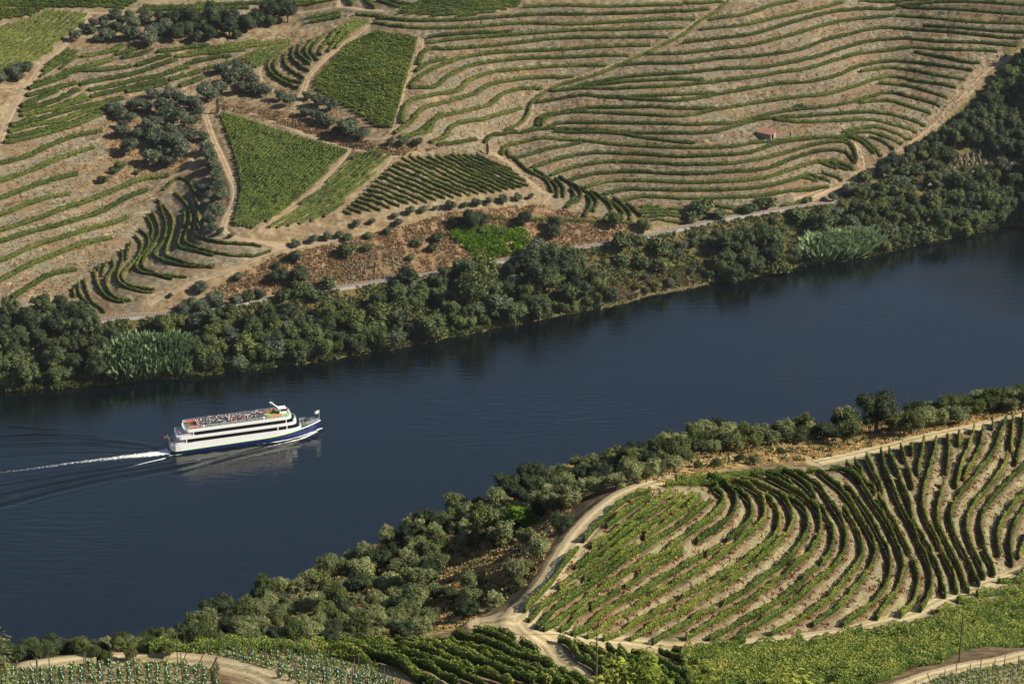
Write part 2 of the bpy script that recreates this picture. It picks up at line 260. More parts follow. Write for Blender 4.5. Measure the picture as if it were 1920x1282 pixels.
addpx(ln(1015,237, 1027,218, 1073,210, 1173,213, 1280,217, 1347,203, 1480,183, 1547,177, 1597,163, 1680,143, 1730,153, 1793,165), 35.5)
addpx(ln(1007,192, 1057,183, 1140,182, 1280,187, 1363,173, 1447,158, 1563,143, 1613,123, 1663,115, 1713,117, 1780,125, 1823,133), 39)
addpx(ln(1083,160, 1157,147, 1280,137, 1363,128, 1447,123, 1513,110, 1580,90, 1630,77, 1697,72, 1780,78, 1907,85), 46)
addpx(ln(740,250, 767,230, 793,203, 840,190, 887,177, 923,157, 973,148, 1077,143), 45)
addpx(ln(770,165, 813,163, 840,143, 880,123, 940,113, 1007,108, 1107,105, 1180,103, 1280,100, 1347,92, 1413,83, 1480,67, 1547,47, 1597,37, 1673,28), 51)
addpx(ln(700,41, 740,48, 807,53, 890,50, 973,43, 1073,45, 1173,40, 1280,35, 1397,27), 59)
addpx(ln(750,257, 800,247, 820,220, 873,207, 917,197, 940,177, 973,167, 1017,165), 42.5)
addpx(ln(807,267, 833,257, 853,233, 907,223, 947,213, 977,203), 37.5)
addpx(ln(0,432, 50,417, 107,400, 213,357, 267,337, 318,329), 27)
addpx(ln(0,307, 50,293, 100,270, 143,255, 192,245), 37.5)
addpx(ln(0,525, 67,492, 133,465, 173,453, 210,447), 19)
addpx(ln(13,258, 67,247, 133,230, 197,207), 42)
addpx(ln(40,213, 100,200, 160,177, 207,163, 253,150, 300,143, 353,125), 47)
addpx(ln(150,97, 213,88, 300,98, 353,90, 400,83, 467,67, 543,43), 55)
addpx(ln(0,20, 300,15, 600,5), 63)
addpx(ln(508,471, 480,478, 433,478, 383,468, 350,455, 348,443, 355,427, 357,403), 20)
addpx(ln(290,543, 247,537, 230,523, 233,510, 250,493, 263,473, 265,457, 253,440), 15)
addpx(ln(233,567, 213,563, 197,553, 183,533, 177,507), 11.8)
addpx([(408,210,41),(655,283,36),(437,430,26),(770,297,34),(640,403,25),(995,352,22),(910,292,30),(520,450,21),(700,60,57),(783,72,56),(740,225,44.5),(715,243,42),(590,160,47),
 (560,215,43),(560,257,38.5),(390,300,34),(300,250,38.5),(400,400,28),(640,440,20),(800,400,22),(900,425,17),(1000,440,13),(700,500,13),(1130,420,13),(1840,290,12.5),(1880,200,26),
 (1900,120,36),(1650,300,17),(1600,325,14.5),(1750,280,16),(300,560,12)], 0)
for x in range(-300, 331, 90):
    for yy, z in ((1160, 83), (1230, 96), (1330, 110), (1500, 128)): pts.append((x, yy)); zz.append(z)
for x, yy in ((-420, 700), (-600, 560)): pts += [(x, yy), (x, yy + 300)]; zz += [0, 75]
for x, yy in ((420, 1200), (600, 1350)): pts += [(x, yy), (x, yy + 150)]; zz += [0, 60]
mfar = tps_fit(pts, np.array(zz, float), .03)
pts, zz = [], []; LIFT = 0.0
N = near_rows
def find(i, z): addpx(N[i][::2] if len(N[i]) > 5 else N[i], z)
for i, z in ((0, 215.6), (1, 215.8), (3, 215.2), (5, 214.5), (8, 213.6), (9, 212.9), (17, 210.6), (19, 209.2), (24, 207.8), (26, 206.4)): find(i, z)
k0 = 30
for i, z in ((k0, 205), (k0 + 2, 203.8), (k0 + 4, 202.6), (k0 + 11, 201.2), (k0 + 17, 200), (k0 + 20, 199), (k0 + 22, 198), (k0 + 24, 196.8)): find(i, z)
addpx([(1262,1213,209),(1500,1199,205.3),(1700,1153,201.5),(1800,1112,199),(1925,1069,196.5),(1600,1250,222),(1920,1215,216),(1300,1282,222),(1450,1240,216.5),(1760,1215,215),(1760,1275,227),
 (300,1235,240),(700,1250,232),(980,1240,223),(985,1175,213.4),(900,1172,213),(0,1270,243),(300,1220,238),(500,1222,236),(300,1200,209),(100,1210,214),(500,1195,213),(820,1185,212),(700,1180,211),
 (700,1080,197),(600,1060,189),(430,1140,192),(850,960,186),(1100,870,181),(1100,905,200),(1300,830,187),(1640,790,190),(1640,835,201),(1900,748,182),(1910,775,200.5),(1500,860,204),(1300,870,209),
 (880,1080,206),(980,1020,208.5),(930,1140,211),(1250,880,209)], 0)
for x, yy, z in ((0,0,355),(-60,0,355),(60,0,352),(0,60,322),(0,100,292),(-60,100,296),(60,100,288),(0,150,262),(-80,150,270),(70,160,250),(-150,210,235),(150,210,215),(150,280,190),
 (-60,330,165),(-60,380,130),(-60,460,80),(-60,560,10),(-60,620,-6),(-150,300,170),(-150,400,110),(-150,560,0),(-150,650,-8),(0,410,140),(0,500,80),(0,600,15),(0,660,-5),(100,480,125),(100,580,60),
 (100,680,5),(100,740,-6),(200,380,180),(200,560,90),(200,700,10),(200,760,-6),(0,760,-9),(-150,760,-9)): pts.append((x, yy)); zz.append(z)
mnear = tps_fit(pts, np.array(zz, float), .0006)
class Coarse:
    def __init__(s, m, x0, x1, y0, y1, st):
        s.x0, s.y0, s.st = x0, y0, st; s.X = np.arange(x0, x1 + .1, st); s.Y = np.arange(y0, y1 + .1, st)
        gx, gy = np.meshgrid(s.X, s.Y); s.Z = tps_eval(m, gx, gy)
    def __call__(s, x, y):
        u = np.clip((np.asarray(x, float) - s.x0) / s.st, 0, len(s.X) - 1.001); v = np.clip((np.asarray(y, float) - s.y0) / s.st, 0, len(s.Y) - 1.001)
        i = u.astype(int); j = v.astype(int); a = u - i; b = v - j; Z = s.Z
        return (Z[j, i] * (1 - a) + Z[j, i + 1] * a) * (1 - b) + (Z[j + 1, i] * (1 - a) + Z[j + 1, i + 1] * a) * b
zfar = Coarse(mfar, -640, 640, 700, 1620, 4); zfar.Z = np.minimum(zfar.Z, 175)
znear = Coarse(mnear, -220, 240, -20, 770, 2)
def hit(px, py, far, zf=None):
    px = np.atleast_1d(np.asarray(px, float)); py = np.atleast_1d(np.asarray(py, float)); d = ray(px, py)
    zf = zf or (zfar if far else znear); t0, t1, st = (780, 1500, 1.0) if far else (130, 700, .5)
    res = np.full(len(px), np.nan); prev = None
    for t in np.arange(t0, t1, st):
        g = CAMH + d[:, 2] * t - zf(d[:, 0] * t, np.full(len(px), t))
        if prev is not None:
            k = np.isnan(res) & (g < 0); res[k] = t - st + st * prev[k] / (prev[k] - g[k] + 1e-9)
        prev = g
    res[np.isnan(res)] = t1
    return d[:, 0] * res, res
def drop(line, far): x, y = hit([p[0] for p in line], [p[1] for p in line], far); return np.stack([x, y], 1)
# ------------------------------------------------------------------ materials
def newmat(name):
    m = bpy.data.materials.new(name); m.use_nodes = True; return m, m.node_tree, m.node_tree.nodes['Principled BSDF']
class G:
    """small node-graph helper"""
    def __init__(s, nt): s.nt = nt
    def n(s, t, **k):
        o = s.nt.nodes.new(t)
        for a, b in k.items(): setattr(o, a, b)
        return o
    def noise(s, scale, detail=4, rough=.6, vec=None, dist=0):
        o = s.n('ShaderNodeTexNoise'); o.inputs['Scale'].default_value = scale; o.inputs['Detail'].default_value = detail
        o.inputs['Roughness'].default_value = rough; o.inputs['Distortion'].default_value = dist
        s.nt.links.new(vec or s.geo, o.inputs['Vector']); return o.outputs['Fac']
    @property
    def geo(s):
        if not hasattr(s, '_g'): s._g = s.n('ShaderNodeNewGeometry').outputs['Position']
        return s._g
    def ramp(s, fac, stops):
        o = s.n('ShaderNodeValToRGB'); e = o.color_ramp.elements
        e[0].position, e[0].color = stops[0][0], (*stops[0][1], 1); e[1].position, e[1].color = stops[-1][0], (*stops[-1][1], 1)
        for p, c in stops[1:-1]: q = e.new(p); q.color = (*c, 1)
        s.nt.links.new(fac, o.inputs[0]); return o.outputs[0]
    def rng(s, fac, a, b, c=0, d=1):
        o = s.n('ShaderNodeMapRange'); s.nt.links.new(fac, o.inputs[0])
        for i, v in enumerate((a, b, c, d)): o.inputs[1 + i].default_value = v
        return o.outputs[0]
    def mix(s, fac, a, b, mode='MIX'):
        o = s.n('ShaderNodeMix', data_type='RGBA', blend_type=mode)
        for sock, v in ((o.inputs[0], fac), (o.inputs[6], a), (o.inputs[7], b)):
            if isinstance(v, (int, float)): sock.default_value = v
            elif isinstance(v, tuple): sock.default_value = (*v, 1)
            else: s.nt.links.new(v, sock)
        return o.outputs[2]
    def math(s, op, a, b=0.0):
        o = s.n('ShaderNodeMath', operation=op)
        for sock, v in ((o.inputs[0], a), (o.inputs[1], b)):
            if isinstance(v, (int, float)): sock.default_value = v
            else: s.nt.links.new(v, sock)
        return o.outputs[0]
    def attr(s, name): return s.n('ShaderNodeAttribute', attribute_name=name).outputs['Fac']
    def bump(s, h, strength, dist):
        o = s.n('ShaderNodeBump'); o.inputs['Strength'].default_value = strength; o.inputs['Distance'].default_value = dist
        s.nt.links.new(h, o.inputs['Height']); return o.outputs[0]
def soil_mat(name, near):
    m, nt, p = newmat(name); g = G(nt)
    k = 2.2 if near else 1.0
    big = g.noise(.03 * k, 3, .6); mid = g.noise(.25 * k, 5, .65); fine = g.noise(2.2 * k, 4, .7); speck = g.noise(6 * k, 2, .8)
    mp = g.n('ShaderNodeMapping'); mp.inputs['Scale'].default_value = (.4, 1, 1.6) if not near else (1, 1, 1); nt.links.new(g.geo, mp.inputs[0]); sv = mp.outputs[0]
    if near:
        flat = g.ramp(mid, [(.3, (.070, .050, .030)), (.45, (.155, .118, .064)), (.6, (.25, .200, .108)), (.7, (.11, .078, .046))])
        riser = g.ramp(g.noise(3.2, 5, .8), [(.32, (.080, .078, .045)), (.44, (.18, .17, .098)), (.56, (.27, .255, .148)), (.68, (.44, .42, .26))])
        red = g.ramp(fine, [(.3, (.12, .045, .03)), (.7, (.22, .12, .08))])
    else:
        flat = g.ramp(mid, [(.28, (.130, .098, .056)), (.42, (.225, .174, .104)), (.58, (.31, .255, .160)), (.72, (.165, .120, .068))])
        riser = g.ramp(g.noise(1.1, 7, .85, vec=sv), [(.34, (.052, .046, .032)), (.45, (.150, .134, .094)), (.55, (.236, .212, .150)), (.66, (.40, .365, .265))])
        red = g.ramp(g.noise(.9, 6, .8), [(.35, (.120, .074, .040)), (.65, (.285, .200, .116))])
    st = g.attr('riser'); st = g.rng(g.math('ADD', st, g.math('MULTIPLY', g.math('SUBTRACT', mid, .5), .7)), .35, .65)
    col = g.mix(st, flat, riser)
    patch = g.rng(g.noise(.13 * k, 6, .7, vec=sv, dist=.8), .47, .56) ; col = g.mix(g.math('MULTIPLY', patch, .4 if near else .8), col, red)
    straw = g.ramp(speck, [(.3, (.33, .25, .13)), (.7, (.50, .40, .23))])
    s1 = g.rng(g.noise(.22 * k, 5, .7, dist=.8), .57, .63)
    col = g.mix(g.math('MULTIPLY', s1, .55), col, straw)
    gr = g.attr('grass'); gcol = g.ramp(g.noise(.5 * k, 5, .7), [(.3, (.30, .20, .09)), (.5, (.45, .32, .145)), (.62, (.52, .39, .19)), (.75, (.24, .21, .08))] if near else [(.3, (.13, .082, .045)), (.5, (.25, .165, .092)), (.62, (.31, .225, .125)), (.75, (.12, .11, .05))])
    col = g.mix(gr, col, gcol)
    scr = g.attr('scrub'); scol = g.ramp(g.noise(.6 * k, 5, .7), [(.3, (.045, .055, .02)), (.5, (.12, .105, .045)), (.66, (.21, .15, .07)), (.8, (.08, .09, .03))])
    col = g.mix(g.rng(g.math('ADD', scr, g.math('MULTIPLY', g.math('SUBTRACT', mid, .5), .9)), .3, .6), col, scol)
    rd = g.attr('road'); rcol = g.ramp(fine, [(.3, (.34, .275, .165)), (.7, (.49, .41, .26))] if near else [(.3, (.30, .225, .145)), (.7, (.42, .33, .225))])
    col = g.mix(g.rng(g.math('ADD', rd, g.math('MULTIPLY', g.math('SUBTRACT', fine, .5), .7)), .35, .65), col, rcol)
    col = g.mix(1.0, col, g.ramp(speck, [(.25, (.6, .6, .6)), (.5, (.95, .95, .95)), (.75, (1.2, 1.2, 1.2))]), 'MULTIPLY')
    col = g.mix(1.0, col, g.ramp(big, [(.3, (.82, .80, .78)), (.7, (1.08, 1.06, 1.04))]), 'MULTIPLY')
    nt.links.new(col, p.inputs['Base Color']); p.inputs['Roughness'].default_value = .95; p.inputs['Specular IOR Level'].default_value = .1
    h = g.math('ADD', g.math('MULTIPLY', fine, .5), mid); nt.links.new(g.bump(h, .8, .5 / k), p.inputs['Normal'])
    return m
def leaf_mat(name, stops, trans=.25, patch=None, pscale=.2):
    m, nt, p = newmat(name); g = G(nt)
    oi = g.n('ShaderNodeObjectInfo').outputs['Random']
    t = g.math('ADD', g.math('MULTIPLY', g.attr('tint'), .62), g.math('MULTIPLY', oi, .24))
    t = g.math('ADD', t, g.math('MULTIPLY', g.math('SUBTRACT', g.noise(pscale, 3, .6), .5), .7))
    t = g.math('ADD', t, .07)
    col = g.ramp(t, stops)
    nt.links.new(col, p.inputs['Base Color']); p.inputs['Roughness'].default_value = .62; p.inputs['Specular IOR Level'].default_value = .22
    tr = g.n('ShaderNodeBsdfTranslucent'); nt.links.new(col, tr.inputs[0]); mx = g.n('ShaderNodeMixShader'); mx.inputs[0].default_value = trans
    nt.links.new(p.outputs[0], mx.inputs[1]); nt.links.new(tr.outputs[0], mx.inputs[2]); nt.links.new(mx.outputs[0], nt.nodes['Material Output'].inputs[0])
    return m
def plain_mat(name, col, rough=.6, metal=0, spec=.4, var=0, vscale=3):
    m, nt, p = newmat(name); p.inputs['Roughness'].default_value = rough; p.inputs['Metallic'].default_value = metal; p.inputs['Specular IOR Level'].default_value = spec
    g = G(nt); tc = g.n('ShaderNodeTexCoord').outputs['Object']
    f = g.noise(vscale, 4, .6, vec=tc); v = var or .06
    nt.links.new(g.ramp(f, [(.3, tuple(c * (1 - v) for c in col)), (.7, tuple(c * (1 + v) for c in col))]), p.inputs['Base Color']); return m
M = {}
M['soil_far'] = soil_mat('dry_schist_soil', False); M['soil_near'] = soil_mat('pale_schist_soil', True)
M['vine_far'] = leaf_mat('vine_leaves', [(.15, (.026, .046, .010)), (.38, (.060, .096, .018)), (.6, (.12, .165, .030)), (.8, (.23, .255, .050)), (.93, (.32, .28, .09))], .25, pscale=.06)
M['vine_near'] = leaf_mat('vine_leaves_near', [(.12, (.018, .038, .008)), (.34, (.045, .085, .013)), (.56, (.11, .165, .024)), (.76, (.26, .30, .05)), (.92, (.44, .38, .09))], .25, pscale=.15)  # leaf tones of the near vines, dark green to yellow
M['shoot'] = leaf_mat('peach_leaves', [(.2, (.07, .11, .016)), (.5, (.19, .25, .035)), (.85, (.40, .43, .08))], .35)
M['vine_field'] = leaf_mat('vine_field_leaves', [(.15, (.035, .060, .014)), (.38, (.095, .140, .026)), (.6, (.18, .235, .042)), (.8, (.26, .28, .065)), (.93, (.34, .29, .09))], .25, pscale=.06)
M['olive'] = leaf_mat('olive_leaves', [(.15, (.035, .047, .028)), (.45, (.078, .098, .058)), (.7, (.14, .165, .10)), (.9, (.22, .24, .15))], .12)
M['olive_near'] = leaf_mat('olive_leaves_silver', [(.15, (.052, .070, .024)), (.42, (.14, .165, .064)), (.68, (.30, .325, .135)), (.9, (.50, .50, .26))], .15)
M['oak'] = leaf_mat('oak_leaves', [(.15, (.018, .028, .014)), (.5, (.040, .060, .026)), (.75, (.072, .098, .038)), (.95, (.12, .14, .05))], .12)
M['broad'] = leaf_mat('riverside_leaves', [(.15, (.028, .044, .020)), (.42, (.066, .092, .036)), (.68, (.125, .158, .056)), (.9, (.24, .25, .09))], .15)
M['willow'] = leaf_mat('willow_leaves', [(.15, (.038, .055, .018)), (.45, (.085, .110, .032)), (.7, (.16, .185, .052)), (.9, (.27, .28, .09))], .22)
M['fig'] = leaf_mat('fig_leaves', [(.15, (.07, .14, .012)), (.5, (.15, .27, .025)), (.85, (.28, .42, .05))], .35)
M['reed'] = leaf_mat('reed_leaves', [(.15, (.08, .13, .06)), (.5, (.17, .25, .12)), (.85, (.32, .40, .20))], .25)
M['straw'] = leaf_mat('dry_grass_blades', [(.15, (.15, .09, .048)), (.45, (.27, .18, .10)), (.75, (.36, .26, .15)), (.95, (.17, .145, .07))], .2, pscale=.3)
M['straw_near'] = leaf_mat('golden_grass_blades', [(.15, (.33, .22, .09)), (.45, (.48, .34, .15)), (.75, (.58, .43, .20)), (.95, (.34, .29, .10))], .25, pscale=.3)
M['weed'] = leaf_mat('red_weed_leaves', [(.15, (.16, .03, .025)), (.5, (.27, .07, .05)), (.85, (.40, .20, .12))], .2)
M['bark'] = plain_mat('bark', (.12, .095, .07), .9, var=.3)
M['post'] = plain_mat('weathered_wood', (.10, .08, .06), .9, var=.3)
# ------------------------------------------------------------------ ground grids
def axis(a, b, st, lo, hi, grow=1.25):
    c = list(np.arange(a, b + st * .5, st)); s = st; up = []; x = c[-1]
    while x < hi: s *= grow; x += s; up.append(x)
    s = st; dn = []; x = c[0]
    while x > lo: s *= grow; x -= s; dn.append(x)
    return np.array(dn[::-1] + c + up)
class Grid:
    def __init__(s, X, Y, zf):
        s.X, s.Y = X, Y; s.gx, s.gy = np.meshgrid(X, Y); s.zn = zf(s.gx, s.gy); s.Z = s.zn.copy(); s.zf = zf
        sh = s.Z.shape; s.dist = np.full(sh, 99.0); s.zrow = s.zn.copy(); s.mask = {k: np.zeros(sh) for k in ('grass', 'scrub', 'road', 'riser')}
    def win(s, x, y, r):
        i0, i1 = np.searchsorted(s.X, (x - r, x + r)); j0, j1 = np.searchsorted(s.Y, (y - r, y + r)); return slice(j0, j1), slice(i0, i1)
    def splat_row(s, L, r):
        zl = s.zf(L[:, 0], L[:, 1])
        k = np.ones(9) / 9; zp = np.convolve(np.pad(zl, 4, 'edge'), k, 'valid')
        for (x, y), z in zip(L[:, :2], zp):
            w_ = s.win(x, y, r); d = np.hypot(s.gx[w_] - x, s.gy[w_] - y); cur = s.dist[w_]; m_ = d < cur
            cur[m_] = d[m_]; s.zrow[w_][m_] = z
    def terrace(s, wp, bl, rough, seed):
        t = np.clip((s.dist - wp) / bl, 0, 1); t = t * t * (3 - 2 * t) * .5 + t * .5
        s.Z = s.zrow * (1 - t) + s.zn * t
        s.mask['riser'] = np.clip((s.dist - wp * .8) / (wp * .35), 0, 1) * (s.dist < 90)
        n_ = noise2(s.gx, s.gy, 2.2, seed, 3); n2_ = noise2(s.gx, s.gy, 9, seed + 5, 3)
        s.Z += rough * n_ * np.clip((s.dist - wp * .8) / bl, .15, 1) + rough * .9 * n2_ * np.clip((s.dist - wp) / bl, 0, 1)
    def splat_road(s, L, w_m, verge=1.6, flat=True):
        Zs = s.Z.copy(); D = np.full(s.Z.shape, 99.); ZR = s.Z.copy(); zl = s.z(L[:, 0], L[:, 1]); k = np.ones(11) / 11
        zp = np.convolve(np.pad(zl, 5, 'edge'), k, 'valid'); r = w_m / 2 + verge + .6
        for (x, y), z in zip(L[:, :2], zp):
            q = s.win(x, y, r); d = np.hypot(s.gx[q] - x, s.gy[q] - y); c = D[q]; m_ = d < c; c[m_] = d[m_]; ZR[q][m_] = z
        t = np.clip((D - w_m / 2) / verge, 0, 1)
        if flat: s.Z = ZR * (1 - t) + Zs * t
        s.mask['road'] = np.maximum(s.mask['road'], np.clip(1 - (D - w_m * .42) / .9, 0, 1))
        return zp
    def paint(s, key, poly_w, val=1.0):
        m_ = inpoly(s.gx, s.gy, poly_w); s.mask[key][m_] = np.maximum(s.mask[key][m_], val)
    def blur(s, key, it=3):
        a = s.mask[key]
        for _ in range(it):
            a = (a + np.roll(a, 1, 0) + np.roll(a, -1, 0) + np.roll(a, 1, 1) + np.roll(a, -1, 1)) / 5
        s.mask[key] = a
    def z(s, x, y):
        x = np.asarray(x, float); y = np.asarray(y, float); X, Y = s.X, s.Y
        i = np.clip(np.searchsorted(X, x) - 1, 0, len(X) - 2); j = np.clip(np.searchsorted(Y, y) - 1, 0, len(Y) - 2)
        a = np.clip((x - X[i]) / (X[i + 1] - X[i]), 0, 1); b = np.clip((y - Y[j]) / (Y[j + 1] - Y[j]), 0, 1); Z = s.Z
        return (Z[j, i] * (1 - a) + Z[j, i + 1] * a) * (1 - b) + (Z[j + 1, i] * (1 - a) + Z[j + 1, i + 1] * a) * b
    def build(s, name, mat):
        ny, nx = s.Z.shape; V = np.stack([s.gx, s.gy, s.Z], -1).reshape(-1, 3)
        i = np.arange(nx - 1)[None, :] + np.arange(ny - 1)[:, None] * nx; F = np.stack([i, i + 1, i + nx + 1, i + nx], -1).reshape(-1, 4)
        me = np_mesh(name, V, F, True)
        for k, a in s.mask.items():
            at = me.attributes.new(k, 'FLOAT', 'POINT'); at.data.foreach_set('value', a.astype(np.float32).ravel())
        return tag(link(name, me, mat), kind='structure')
gf = Grid(axis(-285, 285, .6, -1500, 1500), axis(800, 1135, .6, 768, 3000, 1.18), zfar)
gn = Grid(axis(-92, 98, .3, -215, 235, 1.2), axis(188, 440, .33, -18, 766, 1.12), znear)
def extend(r, lim=90):
    r = list(r)
    for end, nb in ((0, 1), (-1, -2)):
        (x, y), (u, v) = r[end], r[nb]
        if x <= 1 or x >= 1919:
            s = lim / max(abs(x - u), 1); q = (x + (x - u) * s, y + (y - v) * s * .8)
            r = [q] + r if end == 0 else r + [q]
    return r
terr_lowleft = [extend(r) for r in terr_lowleft]; terr_right = [extend(r) for r in terr_right]
far_rows = terr_left + terr_lowleft + terr_gully + terr_mid + [diag_row] + terr_right + terr_sweep + terr_small
LF = [smooth_line(drop([(p[0], p[1] + 3) for p in r], True), .7) for r in far_rows]
LN = [smooth_line(drop([(p[0], p[1] + 6) for p in r], False), .35) for r in near_rows]
LL = [smooth_line(drop([(p[0], p[1] + 8) for p in r], False), .35) for r in near_low_rows]
nsm = len(terr_small)
for L in LF[:-nsm]: gf.splat_row(L, 4.6)
for L in LN: gn.splat_row(L, 2.4)
gf.terrace(1.35, 1.4, .55, 3); gn.terrace(.62, .7, .16, 8)
def wpoly(poly, far): return [tuple(q) for q in drop(poly, far)]
# rough rocky relief on the slopes between railway and terraces
LR_f = [(smooth_line(drop(l, True), .8), w_ * .82) for l, w_ in roads_far]
LR_n = [(smooth_line(drop(l, False), .4), w_) for l, w_ in roads_near]
RX = np.stack(at_z([q[0] for q in RAIL], [q[1] for q in RAIL], RAILZ), 1); LRAIL = smooth_line(RX, 1.0)
gf.paint('grass', wpoly([(640,455),(840,400),(1000,385),(1200,420),(1180,440),(1040,460),(880,490),(760,515),(640,530),(540,540),(430,560),(400,540),(520,480)], True))
gf.paint('grass', wpoly([(400,195),(560,215),(700,270),(780,280),(900,265),(760,292),(640,275),(560,245),(420,205)], True))
gf.paint('grass', wpoly([(195,205),(260,190),(350,215),(370,260),(350,330),(250,330),(190,350),(200,280)], True), .8)
gf.paint('grass', wpoly([(1650,300),(1740,250),(1900,290),(1900,310),(1760,335),(1640,350)], True), .6)
gf.paint('scrub', wpoly([(-90,640)] + [(x, y + 8) for x, y in RAIL[1:-1]] + [(2010,300)] + SHORE[::-1], True), 1)
gf.paint('scrub', wpoly([(1920,100),(1830,170),(1760,240),(1700,300),(1560,370),(1700,350),(1920,310)], True), .7)
gf.paint('grass', wpoly([(1000,560),(1160,530),(1330,505),(1450,480),(1480,470),(1440,500),(1330,530),(1160,565),(1010,590)], True), .8)
gf.mask['scrub'][(gf.gx > 232) & (gf.gy < 1110)] = 1.0
gf.paint('scrub', wpoly([(590,500),(700,470),(780,500),(760,525),(600,550)], True), .45)
gn.paint('grass', wpoly([(1245,905),(1200,900),(1090,900),(1080,940),(1040,1000),(1000,1090),(880,1170),(800,1190),(600,1190),(480,1180),(600,1060),(850,950),(1100,860),(1300,820),(1560,800),(1800,765),(1925,740),(1925,772),(1760,808),(1640,838),(1540,862),(1400,872),(1300,890)], False))
gn.paint('scrub', wpoly([(480,1190),(560,1080),(800,980),(900,960),(1000,980),(960,1050),(830,1060),(780,1180),(500,1200)], False), .6)
gn.paint('scrub', wpoly([(1250,850),(1400,800),(1640,790),(1925,735),(1925,748),(1700,800),(1560,820),(1400,850),(1250,872)], False), .6)
PXF = FPX * gf.gx / np.maximum(gf.gy * math.cos(PITCH) + (CAMH - gf.zn) * math.sin(PITCH), 1) + 960
gf.mask['scrub'][(gf.zn < 5) & ((PXF < 1090) | (PXF > 1350))] = 1.0; gf.mask['scrub'][(gf.zn < 1.6)] = 1.0
gn.paint('road', wpoly([(870,1172),(930,1150),(975,1135),(1000,1175),(1080,1190),(1260,1205),(1265,1222),(1110,1212),(1030,1205),(1100,1260),(1075,1262),(990,1205),(940,1190)], False), .75)
for pl in ([(-20,1262),(20,1252),(120,1245),(240,1240),(330,1238),(393,1248),(397,1290),(-20,1292)],[(275,1222),(420,1216),(520,1219),(600,1230),(680,1248),(745,1290),(560,1290),(470,1250),(400,1232)],[(1700,1290),(1790,1262),(1880,1244),(1935,1238),(1935,1292)]): gn.paint('road', wpoly(pl, False), .62)
for k in ('grass', 'scrub'): gf.blur(k, 5); gn.blur(k, 6)
for L, w_ in LR_f: gf.splat_road(L, w_)
for L, w_ in LR_n: gn.splat_road(L, w_)
RZ = gf.splat_road(LRAIL, 6.5, 3.0)
D_ = gf.mask['road']; 
o_far = gf.build('far_hillside', M['soil_far']); o_near = gn.build('near_hillside', M['soil_near'])
# ------------------------------------------------------------------ draped strips (tracks, ballast)
def strip(L, width, g, lift=.07, cols=5, jit=.25, crown=0.0):
    L = L[:, :2]; t = np.gradient(L, axis=0); t /= np.linalg.norm(t, axis=1)[:, None] + 1e-9; nrm = np.stack([-t[:, 1], t[:, 0]], 1)
    off = np.linspace(-.5, .5, cols); V = []
    for c in range(cols):
        wv = off[c] * width
        j = (RNG.random(len(L)) - .5) * jit * (1 if c in (0, cols - 1) else 0)
        P = L + nrm * (wv + j)[:, None]; z = g.z(P[:, 0], P[:, 1]) + lift + crown * (1 - (2 * off[c]) ** 2)
        if c in (0, cols - 1): z -= lift * 1.6
        V.append(np.c_[P, z])
    global LASTT; LASTT = np.tile(np.abs(off) * 2, len(L)); V = np.stack(V, 1).reshape(-1, 3); n = len(L)
    i = (np.arange(n - 1)[:, None] * cols + np.arange(cols - 1)[None, :]); F = np.stack([i, i + 1, i + cols + 1, i + cols], -1).reshape(-1, 4)
    return V, F
def track_mat(name, a, b, c):
    m, nt, p = newmat(name); g = G(nt); f = g.noise(1.5, 5, .7); q = g.noise(.25, 4, .6)
    col = g.mix(g.rng(q, .4, .65), g.ramp(f, [(.3, a), (.7, b)]), c); rut = g.ramp(g.math('ADD', g.attr('tint'), g.math('MULTIPLY', g.math('SUBTRACT', f, .5), .5)), [(.0, (.62, .62, .50)), (.2, (.75, .74, .66)), (.42, (1.12, 1.12, 1.12)), (.62, (.95, .94, .92)), (.8, (.80, .76, .70)), (1, (.66, .60, .52))])
    col = g.mix(1.0, col, rut, 'MULTIPLY'); nt.links.new(col, p.inputs['Base Color']); p.inputs['Roughness'].default_value = .95
    p.inputs['Specular IOR Level'].default_value = .1; nt.links.new(g.bump(f, .6, .2), p.inputs['Normal']); return m
M['track_far'] = track_mat('pale_dirt_track', (.33, .25, .165), (.47, .375, .26), (.33, .24, .155))
M['track_near'] = track_mat('dusty_dirt_track', (.38, .315, .195), (.54, .465, .305), (.42, .335, .20))
for lst, g_, mt in ((LR_f, gf, 'track_far'), (LR_n, gn, 'track_near')):
    for L, w_ in lst:
        V, F = strip(L, w_, g_, .05 if g_ is gn else .09, 11); tag(link('dirt_road', np_mesh('dirt_road', V, F, True, LASTT), M[mt]), kind='structure')
